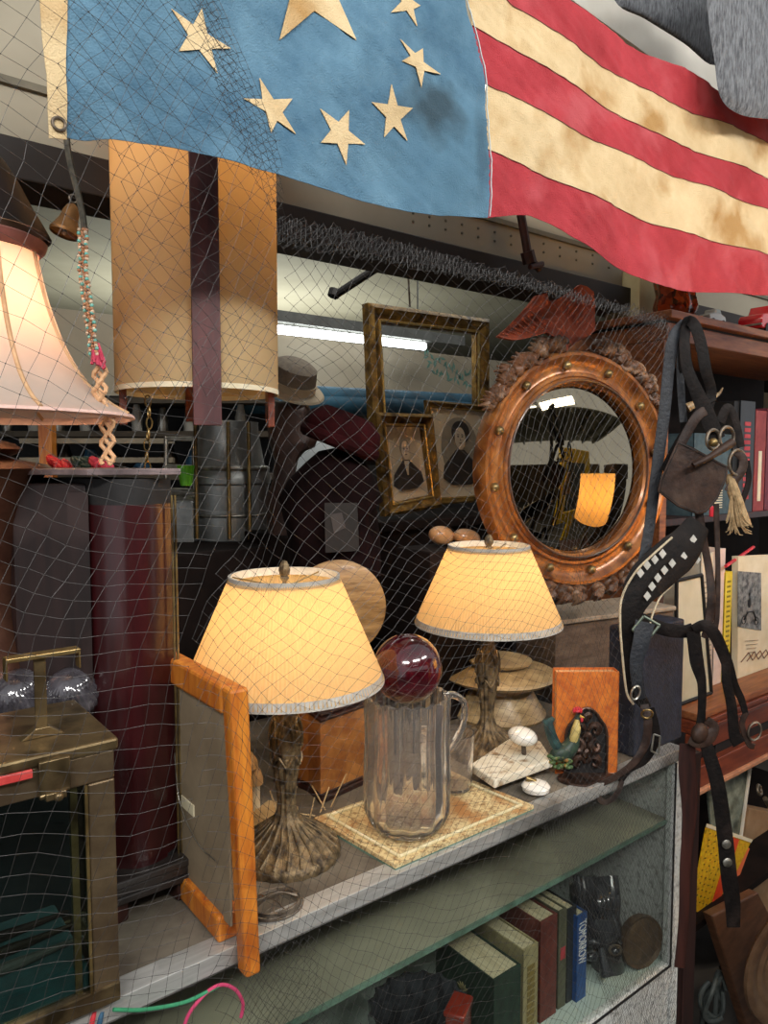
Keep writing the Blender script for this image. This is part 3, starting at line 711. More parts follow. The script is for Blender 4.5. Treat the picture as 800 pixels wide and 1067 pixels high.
# ================================================================ THINGS ON THE COUNTER
# mosaic glass tray
t = thing('glass_tray', 'square tray of cream crushed-shell mosaic under glass, below the crystal pitcher', 'tray', onZ(430, 860, CZ))
c0, c1, c2 = onZ(327, 858, CZ), onZ(412, 908, CZ), onZ(556, 845, CZ); c1.y = max(c1.y, CY+.003); c2.y = max(c2.y, CY+.003)
c3_ = c0+(c2-c1)
qd = [c1, c2, c3_, c0]
mos = mat('crushed_shell', '#8f7048', '#cdb98a', .55, 0, scale=230, kind='voronoi', lo=.1, hi=.6, c3='#a3713f', s3=16, bump=.3, bscale=200)
b = B(); prism(b, [p+V((0, 0, .004)) for p in qd], (0, 0, .006)); part('mosaic_panel', b, mos, t, world=True, smooth=False)
b = B(); prism(b, [p+V((0, 0, .0)) for p in qd], (0, 0, .004)); part('glass_base', b, mat('green_glass_edge', '#4c6356'), t, world=True, smooth=False)
cen = sum(qd, V())/4
b = B(); q2 = [p.lerp(cen, .12)+V((0, 0, .012)) for p in qd]
for i in range(4): tube(b, [q2[i], q2[(i+1) % 4]], .0028, 8)
part('raised_rim', b, mat('pale_glass_rim', '#c7b98d', '#ddd3b0', .15, 0, scale=90, coat=.6), t, world=True)
tz = CZ+.0105

# crystal pitcher
P = onZ(424, 862, tz); s = depth(P)/FPX*.985; zz = lambda y: zat(P, y)-P.z
t = thing('glass_pitcher', 'tall fluted crystal pitcher with scalloped rim, holding the red glass ball', 'pitcher', P)
outer = [(0, 0), (24, 0.000), (36, .006), (41, .018), (43, .035), (43.5, .07), (43, .11), (42, .145), (42, .160), (43, zz(726))]
NF = 16; sg = NF*12
fl = lambda a, k: 1+(.07*abs(math.sin(a*NF/2)) if k > 3 else .012*abs(math.sin(a*NF/2)))
b = B(); pr = [(r*s, z) for r, z in outer]; hi_ = zz(726)
inn = [(r*s-.0045, z) for r, z in ((42.5, hi_), (41.5, .15), (42, .11), (42.5, .07), (42, .035), (38, .018), (24, .012))]+[(0, .012)]
lathe(b, pr+inn, sg, mod=lambda a, k: fl(a, k) if k < len(pr) else 1)
for v in b.verts:      # scalloped rim
    if v.co.z > hi_-.002:
        v.co.z += .004*abs(math.cos(math.atan2(v.co.y, v.co.x)*8))
pitm = mat('crystal_glass', '#fdf8f2', None, .015, 0, trans=.955, ior=1.45)
part('body', b, pitm, t, ang=60)
b = B(); hd = RT*.9+FW*.25; hd.z = 0; hd.normalize()
hp = [(42, hi_-.004), (52, hi_-.004), (64, hi_-.020), (62, hi_-.055), (52, hi_-.085), (43, hi_-.10)]
tube(b, [hd*(r*s)+V((0, 0, z)) for r, z in hp], .0055, 10, sm=6); part('handle', b, pitm, t)
# red glass ball sitting in the rim
P2 = onD(421, 694, depth(P)); r_ = 35.5/FPX*depth(P)
b = B(); ball(b, (0, 0, 0), r_, 48, 32); bmesh.ops.translate(b, vec=(P.x, P.y, P.z+hi_+r_*.62+.012), verts=b.verts)
rg = mat('ruby_glass', '#26040a', '#5e0c1c', .04, 0, scale=12, coat=1, spec=.6)
solo('glass_ball', b, rg, 'deep red glass ball resting on the pitcher rim', 'ball')

# glass mug behind pitcher
P = onZ(472, 822, tz); s = depth(P)/FPX; zz = lambda y: zat(P, y)-P.z
t = thing('glass_mug', 'small clear glass mug with curled handle, behind the crystal pitcher', 'mug', P)
hm = .105
b = B(); lathe(b, [(0, 0), (15*s, 0), (19*s, .006), (20*s, .04), (22*s, hm), (20.5*s, hm), (18.5*s, .04), (17*s, .01), (0, .01)], 48); part('body', b, pitm, t)
b = B(); tube(b, [V((-math.cos(.3)*x*s, -math.sin(.3)*x*s, z)) for x, z in ((21, hm-.01), (34, hm-.012), (38, hm-.04), (30, hm-.065), (20, hm-.07))], .003, 8, sm=6); part('handle', b, pitm, t)

# red enamel + shell cup seen inside / behind pitcher
# octagonal burl box
P = onZ(334, 838, CZ); dd = depth(P); zt2 = zat(P, 748)-CZ
t = thing('wooden_box', 'burl wood veneered eight-sided box between the nearer lamp and the pitcher', 'box', P)
burl = mat('burl_veneer', '#8a5024', '#c08548', .35, 0, scale=26, coat=.4, bump=.15, c3='#a5682f', s3=14)
e1 = onZ(384, 815, CZ)-P; e1.z = 0; e0 = onZ(308, 812, CZ)-P; e0.z = 0
e1 = e1.normalized()*.115; e0 = e0.normalized()*.055
n0 = V((-e1.y, e1.x, 0)).normalized()
poly = [V((0, 0, 0)), e1, e1+(n0*.045+e1.normalized()*.03), e1*.9+n0*.115, n0*.125, e0+n0*.05, e0]
sc = lambda k, z: [V(((p.x-cc.x)*k+cc.x, (p.y-cc.y)*k+cc.y, z)) for p in poly]
cc = sum(poly, V())/len(poly)
b = B(); prism(b, sc(.97, .016), (0, 0, zt2-.016-.008)); part('body', b, burl, t, smooth=False, bev=.001)
b = B(); prism(b, sc(1.04, 0), (0, 0, .010)); prism(b, sc(1.0, .010), (0, 0, .007)); part('plinth', b, dkwood, t, smooth=False, bev=.002)
b = B(); prism(b, sc(1.03, zt2-.009), (0, 0, .006)); prism(b, sc(.9, zt2-.003), (0, 0, .006)); part('lid', b, dkwood, t, smooth=False, bev=.002)

# wooden mushrooms behind the frame
for (x, y, rr, hh, lb) in ((252, 850, .028, .075, 'large brown-capped wooden mushroom behind the orange frame, left of the nearer lamp'), (266, 850, .014, .05, 'small pale wooden mushroom close beside the large one'), (243, 838, .02, .10, 'tallest wooden mushroom, half hidden behind the orange frame')):
    P = onZ(x, y, CZ); t = thing('wooden_mushroom', lb, 'mushroom', P, group='wooden mushrooms')
    if rr == .028:
        zc = zat(P, 798)-CZ; 
    elif rr == .014: zc = zat(P, 815)-CZ
    else: zc = zat(P, 760)-CZ
    b = B(); lathe(b, [(.010, 0), (.008, zc*.5), (.009, zc)], 20); part('stem', b, cream if rr == .014 else mat('tan_turned_wood', '#a5845a', '#c6a87c', .5, scale=16), t)
    b = B(); lathe(b, [(0, zc-.001), (rr, zc-.002), (rr*.97, zc+.007), (rr*.7, zc+.02), (rr*.3, zc+.028), (0, zc+.029)], 32); part('cap', b, mat('tan_turned_wood', '#a5845a'), t)
# dried rushes/little wicker bundle behind lamp base
b = B()
for k in range(16):
    p = onZ(262+k*5.5, 868-abs(k-6)*3, CZ+.006); tube(b, [p, p+V((random.uniform(-.05, .06), random.uniform(-.02, .05), random.uniform(.02, .07)))], .0012, 5)
b_o = solo('twig_bundle', b, wicker, 'loose bundle of pale dry twigs lying behind the nearer lamp foot', 'twigs')
b = B(); P = onZ(282, 862, CZ); box(b, (P.x, P.y+.01, CZ+.008), (.10, .06, .016), rz(.5)); solo('small_book', b, mat('tan_card', '#9a7f55', '#b89d70', .8, scale=12), 'small tan booklet lying behind the nearer lamp foot', 'book', smooth=False, bev=.002)

# round wood-grained charger behind shade 1
P = onD(352, 634, 1.50); rad = 51/FPX*1.50
b = B(); yaw_ = rot(PI/2, 0, -YAW*.7)
lathe(b, [(0, .016), (rad*.55, .014), (rad*.9, .006), (rad, 0), (rad*.98, -.006), (rad*.6, -.004), (0, -.002)], 64, c=P, rt=yaw_)
solo('wooden_plate', b, mat('swirled_ash_wood', '#7a5830', '#b08a58', .5, 0, scale=16, stretch=(1, 1, 6), coat=.1, bump=.2), 'large round swirled tan wooden plate standing upright behind the nearer lamp shade', 'plate')
b = B(); zpl = P.z-rad
box(b, (P.x, P.y+.02, (CZ+zpl)/2), (.16, .10, zpl-CZ+.01), rz(-.5)); solo('storage_box', b, stockwood, 'dark wooden box under the upright round wooden plate', 'box', smooth=False, bev=.004)

# turned wooden cake stand behind lamp 2
P = onZ(520, 744, CZ); s = depth(P)/FPX; zz = lambda y: zat(P, y)-CZ
tanw = mat('turned_tan_wood', '#8f7852', '#bba47a', .45, 0, scale=10, stretch=(3, 3, 9), coat=.2, bump=.1)
t = thing('cake_stand', 'broad turned tan wooden stand with wide round top, behind the farther lamp', 'stand', P)
zt_s = zz(704)
b = B(); lathe(b, [(0, 0), (46*s, 0), (48*s, .008), (42*s, .028), (34*s, .06), (28*s, zt_s-.03), (26*s, zt_s-.012)], 56); part('pedestal', b, tanw, t)
b = B(); lathe(b, [(0, zt_s-.012), (30*s, zt_s-.012), (54*s, zt_s-.003), (59*s, zt_s+.006), (57*s, zt_s+.012), (45*s, zt_s+.018), (33*s, zt_s+.025), (26*s, zt_s+.028), (32*s, zt_s+.034), (33*s, zt_s+.040), (24*s, zt_s+.046), (0, zt_s+.048)], 64); part('top', b, tanw, t)

# white painted iron scale/press with porcelain knobs
P = onZ(545, 815, CZ); dd = depth(P)
t = thing('porcelain_knob_latch', 'flaking white iron plate with two white porcelain door knobs through it, front of counter', 'door knob set', onZ(552, 822, CZ))
chip = mat('flaking_white_paint', '#c9bfa8', '#ddd6c4', .6, 0, scale=30, c3='#8a7050', s3=38, bump=.4)
hp_ = CZ+.038
q = [onZ(490, 785, hp_), onZ(516, 800, hp_), onZ(575, 775, hp_), onZ(548, 756, hp_)]
q = [onZ(x, y, hp_) for x, y in ((490, 796), (515, 813), (576, 791), (563, 772), (538, 764))]
b = B(); prism(b, [p-V((0, 0, .016)) for p in q], (0, 0, .016)); part('plate', b, chip, t, world=True, smooth=False, bev=.003)
kc = onZ(546, 786, hp_); 
b = B(); tube(b, [V((kc.x, kc.y, hp_-.002)), V((kc.x-.003, kc.y, hp_+.028))], .0045, 12); part('spindle', b, iron, t, world=True)
pc = mat('white_porcelain', '#d9d4c8', '#e6e2d8', .12, 0, scale=5, coat=.8)
b = B(); ball(b, (0, 0, 0), (.0285, .0285, .017), 32, 20, rot(.1, .15)); bmesh.ops.translate(b, vec=V((kc.x-.005, kc.y, hp_+.037)), verts=b.verts); part('knob', b, pc, t, world=True)
k2 = onZ(558, 826, CZ); k2.y = max(k2.y, CY+.03)
b = B(); lathe(b, [(0, 0), (.015, 0), (.0245, .006), (.026, .013), (.021, .019), (.010, .022), (0, .023)], 36, c=k2); part('knob', b, pc, t, world=True)
b = B(); tube(b, [V((k2.x, k2.y, CZ+.02)), V((k2.x-.012, k2.y+.012, hp_-.012))], .005, 12); part('spindle', b, brass, t, world=True)

def proj(p):
    d = p-CAM; k = d.dot(FW); return 400+FPX*d.dot(RT)/k, 533.5-FPX*d.dot(UP)/k
# iron openwork bookend
P = onZ(596, 806, CZ); s = depth(P)/FPX
t = thing('iron_bookend', 'dark cast iron openwork bookend with scrolling leaves, against the orange book', 'bookend', P)
A = onZ(643, 806, CZ); dirc = V((-.80, .60, 0)).normalized(); nr = V((.6, .8, 0)).normalized()
def along(px):
    w_ = 0
    while w_ < .5:
        q_ = A+dirc*w_-nr*.009
        if proj(q_)[0] <= px: return q_
        w_ += .001
    return q_
Ca = along(589); Cb = along(632); cd_ = (Cb-Ca).normalized(); W = (Cb-Ca).length; Hh = zat(Ca, 738)-CZ
castm = mat('bronzed_cast_iron', '#241a16', '#5a4236', .35, .6, scale=50, bump=.2)
b = B()
def be(u, v): return Ca+cd_*(u*W)+V((0, 0, v*Hh))
rim = [be(0, .02), be(0, .55), be(.05, .72), be(.2, .84), be(.32, .95), be(.5, 1.0), be(.68, .95), be(.82, .84), be(.95, .72), be(1, .55), be(1, .02)]
tube(b, rim, .0028, 8, sm=4)
part('border', b, castm, t, world=True)
b = B(); bw_ = V((.6, .8, 0))*.002; prism(b, [p+bw_ for p in smoothpts(rim, 3)], bw_); part('back_plate', b, blackm, t, world=True, smooth=False)
b = B()
for (u, v, r, a0, d) in ((.3, .2, .17, 0, 1), (.7, .2, .17, PI, -1), (.28, .45, .17, PI/2, -1), (.72, .45, .17, PI/2, 1), (.3, .68, .16, 0, 1), (.7, .68, .16, PI, -1), (.5, .86, .10, 0, 1), (.5, .33, .09, 0, 1), (.5, .57, .09, PI, -1)):
    pts = []
    for i in range(14):
        f = i/13; a = a0+d*f*5.2; rr = r*(1-.7*f); pts.append(be(u+math.cos(a)*rr*.95, v+math.sin(a)*rr*.62)+V((-.002, -.003, 0))*math.sin(f*3))
    tube(b, pts, [.004, .0075, .006, .004], 8)
    ball(b, pts[-1], .0035, 8, 6)
part('scrollwork', b, castm, t, world=True)
b = B(); fx = V((cd_.y, -cd_.x, 0)); 
ring = [Ca+cd_*(W*.5)+cd_*math.cos(a)*W*.75+fx*(.02+math.sin(a)*.034) for a in [i*PI/12 for i in range(24)]]
for p_ in ring: p_.y = max(p_.y, CY+.004)
prism(b, ring, (0, 0, .005)); part('foot_plate', b, castm, t, world=True, smooth=False, bev=.0015)

# rooster figurine
P = onZ(590, 808, CZ+.005); s = depth(P)/FPX
t = thing('rooster_figurine', 'small painted rooster figurine with red comb and dark green tail, before the bookend', 'figurine', P)
fw_ = RT*.93+FW*.1; fw_.z = 0; fw_.normalize()
rp = lambda x, y, k=0: onD(x, y, depth(P)+k)
b = B(); tube(b, [rp(574, 792), rp(580, 786), rp(590, 782), rp(596, 774), rp(599, 762), rp(601, 752), rp(603, 745)], [.006, .014, .017, .014, .009, .006, .005], 14, sm=5); part('body', b, mat('painted_green', '#1d2f2a', '#3a4a3a', .45, scale=60), t, world=True)
b = B(); tube(b, [rp(597, 772, -.006), rp(600, 760, -.008), rp(601, 750, -.006)], [.008, .009, .004], 12, sm=5); part('neck_feathers', b, mat('golden_paint', '#a8924e', '#c4b070', .5, scale=60), t, world=True)
b = B()
for k in range(7): tube(b, [rp(588-k, 790-k, .002*k), rp(580-k*.8, 778-k*1.5), rp(573-k*.2, 764-k*1.5), rp(567+k*1.6, 750-k*.4)], [.009, .010, .009, .004], 8, sm=4)
part('tail', b, mat('dark_teal_paint', '#15282a', '#33504c', .45, scale=50, bump=.2), t, world=True)
b = B()
for k in range(4): ball(b, rp(598+k*2.4, 738.5+abs(k-1.5)*1.2, -.004), (.003, .003, .0055), 8, 6)
ball(b, rp(606, 750, -.006), (.003, .003, .005), 8, 6); ball(b, rp(602, 741, -.004), (.007, .004, .003), 10, 8); part('comb', b, mat('red_paint', '#b01f2c', '#c93a42', .4), t, world=True)
b = B(); tube(b, [rp(604, 746, -.006), rp(609, 748, -.008)], [.003, .0005], 8); part('beak', b, mat('yellow_paint', '#c99a3c', '#d8b050', .4), t, world=True)
b = B()
for k in range(22): ball(b, rp(572+random.random()*26, 788+random.random()*14-(0), -.012+random.random()*.012), (.007, .004, .004), 8, 6, rot(random.random(), 0, random.random()*3))
part('leafy_base', b, mat('green_leaf_paint', '#2c4a30', '#5e6f3a', .5, scale=70, c3='#b06a28', s3=60), t, world=True)

# orange book and objects right end
ofr = onZ(646, 803, CZ); Z1 = CZ
t = thing('orange_book', 'thick orange cloth book standing upright, right end of counter behind the bookend', 'book', ofr)
X_ = ofr.x; depthY = None
# cover is the face on the plane facing left; spine towards the front right
A = onZ(643, 806, CZ); Bk = None
hC = zat(A, 700)-CZ
# far edge at px 578, on a line going back left
far = onY(578, 690, A.y+.13); dirc = V((far.x-A.x, far.y-A.y, 0)); dirc = V((-.80, .60, 0)).normalized()
# width so that the far edge falls at px 578
Wd = .05
while True:
    q_ = A+dirc*Wd; pr_ = (q_-CAM); px_ = 400+FPX*pr_.dot(RT)/pr_.dot(FW)
    if px_ < 579 or Wd > .4: break
    Wd += .002
nr = V((dirc.y, -dirc.x, 0)); 
if nr.x < 0: nr = -nr
orr = mat('orange_cloth', '#b0551c', '#cf7428', .7, 0, scale=60, bump=.3, bscale=200, c3='#9a4718', s3=10)
sp_ = .032
b = B(); prism(b, [A, A+dirc*Wd, A+dirc*Wd+nr*.003, A+nr*.003], (0, 0, hC)); prism(b, [A+nr*sp_, A+dirc*Wd+nr*sp_, A+dirc*Wd+nr*(sp_-.003), A+nr*(sp_-.003)], (0, 0, hC)); prism(b, [A+V((0, 0, 0)), A+nr*sp_, A+nr*sp_-dirc*-.003, A-dirc*-.003], (0, 0, hC)); part('cover', b, orr, t, world=True, smooth=False, bev=.001)
b = B(); prism(b, [A+nr*.003+dirc*.003, A+dirc*(Wd-.004)+nr*.003, A+dirc*(Wd-.004)+nr*(sp_-.003), A+dirc*.003+nr*(sp_-.003)], (0, 0, hC-.004)); part('pages', b, mat('tan_pages', '#b07c4c', '#cfa070', .9, scale=200, stretch=(1, 1, .1)), t, world=True, smooth=False)
# grey wooden drawer case behind
A2 = onY(578, 700, 1.16); A2.z = CZ
t = thing('wooden_case', 'weathered grey-brown wooden case with moulded top, behind the orange book under the mirror', 'case', A2)
e2 = onY(700, 700, 1.08); dr = V((e2.x-A2.x, e2.y-A2.y, 0)); ztc = zat(A2, 646)-CZ
bk = V((-dr.y, dr.x, 0)).normalized()*.16
gw = mat('weathered_walnut', '#4a3d34', '#6b5b4d', .55, 0, scale=8, stretch=(2, 2, 9), bump=.15)
b = B(); prism(b, [A2, A2+dr, A2+dr+bk, A2+bk], (0, 0, ztc-.012)); part('body', b, gw, t, world=True, smooth=False, bev=.002)
b = B(); dn = dr.normalized(); prism(b, [A2-bk*.06-dn*.01+V((0, 0, ztc-.012)), A2+dr-bk*.06+V((0, 0, ztc-.012)), A2+dr+bk+V((0, 0, ztc-.012)), A2+bk-dn*.01+V((0, 0, ztc-.012))], (0, 0, .012)); part('top_moulding', b, mat('pale_worn_edge', '#8a7d6c', '#a39684', .5, scale=20), t, world=True, smooth=False, bev=.003)

# dark blue-black ledger book at right end
A3 = onZ(690, 800, CZ); A3 = onY(684, 800, .83); A3.z = CZ
h3 = zat(A3, 652)-CZ
b = B(); box2(b, (onY(660, 700, .84).x, .835, CZ), (onY(712, 700, .835).x-.0, .90, CZ+h3))
solo('dark_ledger', b, mat('navy_black_cloth', '#10141f', '#232838', .7, 0, scale=60, bump=.3, bscale=180), 'tall navy-black cloth ledger standing at the right end of the counter behind the straps', 'book', smooth=False, bev=.004)

# wooden gourds/knobs above lamp 2
for (x, y, rx, rz_, lb) in ((460, 558, 15, 10, 'left tan wooden egg lying behind the farther lamp shade'), (486, 560, 16, 9, 'right tan wooden egg with dark stem behind the farther lamp shade')):
    P = onD(x, y, 1.75); s = 1.75/FPX
    t = thing('wooden_egg', lb, 'wooden egg', P-V((0, 0, rz_*s)), group='wooden eggs')
    b = B(); ball(b, (0, 0, rz_*s), (rx*s, rx*s*.8, rz_*s), 24, 16, rot(0, .2)); part('body', b, mat('honey_wood', '#a8764a', '#cfa070', .35, scale=12, coat=.4), t)
    if x == 486: b = B(); tube(b, [(0, 0, rz_*s), (0.002, 0, rz_*s+.04)], .0025, 6); part('stem', b, blackm, t)
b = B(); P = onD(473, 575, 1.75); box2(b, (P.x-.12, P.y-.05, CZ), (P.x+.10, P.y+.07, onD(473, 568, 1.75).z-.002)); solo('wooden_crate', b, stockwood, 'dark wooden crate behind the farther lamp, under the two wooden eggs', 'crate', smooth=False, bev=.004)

# ================================================================ CONVEX MIRROR
DM = 1.74; Pm = onD(599, 489, DM); R_ = .268
face_dir = V((-math.sin(math.radians(12)), -math.cos(math.radians(12)), 0))
t = thing('convex_mirror', 'round convex mirror in gilt wooden frame studded with balls, carved crest with red eagle', 'mirror', Pm-V((0, 0, 0)), (0, 0, 0))
t.rotation_euler = (0, 0, math.atan2(face_dir.x, -face_dir.y))
t.rotation_euler = (math.radians(-1), 0, -math.radians(12))
# local: face towards -Y, X right, Z up
ry = rot(PI/2)   # lathe z -> -y
gilt = mat('copper_gilt_wood', '#7a431e', '#b0733a', .32, .35, scale=16, coat=.3, c3='#5a2f16', s3=14, bump=.1)
b = B(); pf = [(.198, .0), (.200, .016), (.206, .022), (.211, .018), (.214, .012), (.216, .016), (.222, .016), (.226, .010), (.232, .008), (.245, .010), (.254, .018), (.262, .026), (.269, .026), (.274, .018), (.275, .0), (.272, -.02), (.198, -.02)]
lathe(b, pf, 96, rt=ry, close=True); mfr = part('frame', b, gilt, t)
b = B()
torus(b, (0, -.024, 0), .206, .0028, rot(PI/2), 96, 8); part('inner_bead', b, mat('ebony_ring', '#3a2418', '#5a3a24', .3, coat=.4), mfr)
for k in range(12):
    a = k*PI/6+.16; b = B(); ball(b, (.241*math.cos(a), -.016, .241*math.sin(a)), .0105, 16, 12); part('stud', b, brass, mfr)
Rs = .62; rim_r = .201
b = B(); pr = []
for k in range(25):
    r = rim_r*k/24; pr.append((r, math.sqrt(Rs*Rs-r*r)-math.sqrt(Rs*Rs-rim_r*rim_r)+.004))
lathe(b, pr, 96, rt=ry)
mm = mat('aged_mirror', '#8f8572', '#a0967f', .03, 1, scale=6, spec=.5)
part('mirror_glass', b, mm, t, ang=180)
# eagle (outline in mirror-local metres, from its own shape)
Minv = (Matrix.Translation(t.location) @ t.rotation_euler.to_matrix().to_4x4()).inverted(); fdir = (t.rotation_euler.to_matrix() @ V((0, -1, 0)))
def mloc(px, py, off=0):
    # point of the mirror's own plane (shifted by off towards the viewer side)
    r = ray(px, py); o = Pm+fdir*off; k = (o-CAM).dot(fdir)/r.dot(fdir); return Minv @ (CAM+r*k)
eg = [(130, 235), (165, 205), (210, 160), (245, 118), (265, 92), (300, 84), (305, 110), (312, 130), (330, 145), (347, 155), (365, 150), (380, 140), (392, 110), (392, 78), (415, 55), (440, 62), (462, 80), (468, 130), (465, 180), (468, 215), (440, 236), (385, 232), (378, 262), (368, 285), (345, 274), (336, 242), (300, 222), (265, 232), (230, 242), (190, 248), (160, 243)]
egp = [mloc(480+x/3.333, 280+y/3.333, .03) for x, y in eg]
b = B(); prism(b, egp, (0, .012, 0)); bmesh.ops.triangulate(b, faces=[f for f in b.faces if len(f.verts) > 4])
egl = part('eagle', b, mat('red_brown_paint', '#8f402b', '#ad5a40', .6, scale=30, bump=.3), t, smooth=False, bev=.003)
b = B()
for k in range(7): tube(b, [mloc(523+k*5, 348-k*4, .034), mloc(530+k*7, 349-k*1, .034)], .0018, 5)
part('feather_ridge', b, mat('red_brown_paint', '#7a3524'), egl)
b = B()
for k in range(6): tube(b, [mloc(600+k*3, 304+k*5, .034), mloc(588+k*3, 322+k*4, .034)], .0018, 5)
part('feather_ridge', b, mat('red_brown_paint', '#7a3524'), egl)
carv = mat('carved_walnut', '#33200f', '#6b452c', .5, 0, scale=30, coat=.1, bump=.4, c3='#87694f', s3=24)
def scroll(b, c, r, a0, turns, d, rad=.007, off=.02):
    pts = []
    for i in range(22):
        f = i/21; a = a0+d*f*turns*2*PI; rr = r*(1-.82*f); pts.append(V((c[0]+math.cos(a)*rr, -off-.008*math.sin(f*PI), c[1]+math.sin(a)*rr)))
    tube(b, pts, [rad*.6, rad, rad*.9, rad*.7], 8)
def leaf(b, p, ang, L, w):
    ux, uz = math.cos(ang), math.sin(ang)
    for j in range(5):
        a2 = ang+(j-2)*.42; l2 = L*(1-.16*abs(j-2)); q = V((p[0], -.018, p[1]))
        e = V((p[0]+math.cos(a2)*l2, -.012, p[1]+math.sin(a2)*l2)); tube(b, [q, q.lerp(e, .5)+V((0, -.012, 0)), e], [w*.6, w, w*.25], 8, sm=4)
for sd in (1, -1):
    b = B()
    for k in range(7):
        a = PI/2-sd*(.22+k*.135); r0 = .292+.012*math.sin(k*2.1); p = (math.cos(a)*r0, math.sin(a)*r0)
        scroll(b, p, .018-.001*k, a+sd*1.5, 1.1, sd, .006)
        leaf(b, (math.cos(a)*(r0-.006), math.sin(a)*(r0-.006)), a-sd*.8, .034, .007)
    # thick leafy garland the scrolls grow from
    pts = [(math.cos(PI/2-sd*(.12+.9*k/30))*(.287+.007*math.sin(k*1.3)), -.016-.006*math.sin(k*1.3+1), math.sin(PI/2-sd*(.12+.9*k/30))*(.287+.007*math.sin(k*1.3))) for k in range(31)]
    tube(b, pts, [.006+.011*abs(math.sin(k*.75)) for k in range(31)], 12)
    for k in range(10):
        a = PI/2-sd*(.18+k*.095); leaf(b, (math.cos(a)*.285, math.sin(a)*.285), a+sd*(.5 if k % 2 else -1.1), .040-.0012*k, .010)
    part('carved_crest', b, carv, t)
b = B()
for k in range(9):
    a = -PI/2+(k-4)*.15; r0 = .288; p = (math.cos(a)*r0, math.sin(a)*r0); scroll(b, p, .016, a, 1, 1 if k % 2 else -1, .007); leaf(b, p, a+(.5 if k > 4 else -.5), .036, .010); leaf(b, p, a+(1.6 if k > 4 else -1.6), .034, .010)
part('carved_apron', b, carv, t)

# ================================================================ PICTURES
gold = mat('gilded_frame', '#6b4f28', '#b08a48', .35, .6, scale=30, bump=.3, c3='#3f2f1c', s3=20)
goldl = mat('bright_gilt_edge', '#b8964e', '#d8bd7c', .3, .7, scale=50)
def framed(name, label, cat, corners, Y, w, depth_=.03, glass=None, pic=None, **k):
    # corners: px of TL, TR, BR, BL on a plane parallel to the counter at Y
    tl, tr, br, bl = [onY(x, y, Y) for x, y in corners]
    t = thing(name, label, cat, (tl+tr+br+bl)/4-V((0, 0, (tl-bl).length/2)))
    c = (tl+tr+br+bl)/4; q = [tl, tr, br, bl]
    ins = lambda d: [V((p.x+(d if p.x < c.x else -d), p.y, p.z+(-d if p.z > c.z else d))) for p in q]
    lay = [(0, 0), (0, -depth_*.7), (w*.25, -depth_), (w*.55, -depth_*.8), (w*.85, -depth_*.55), (w, -depth_*.5), (w, 0)]
    b = B(); rings = [[b.verts.new(p+V((0, dy, 0))) for p in ins(d)] for d, dy in lay]
    for A_, D_2 in zip(rings, rings[1:]+[rings[0]]):
        for i in range(4): b.faces.new((A_[i], A_[(i+1) % 4], D_2[(i+1) % 4], D_2[i]))
    part('moulding', b, k.get('m', gold), t, world=True, smooth=False)
    b = B(); iw = ins(w*.86)
    for i in range(4): tube(b, [iw[i]+V((0, -depth_*.62, 0)), iw[(i+1) % 4]+V((0, -depth_*.62, 0))], w*.09, 6)
    part('inner_edge', b, goldl, t, world=True)
    return t, q, c, ins
YP = 1.85
t, q, c, ins = framed('empty_gilt_frame', 'large empty gilt picture frame standing behind the portraits', 'frame', [(377, 317), (503, 334), (503, 470), (384, 470)], YP+.25, .062, .05)
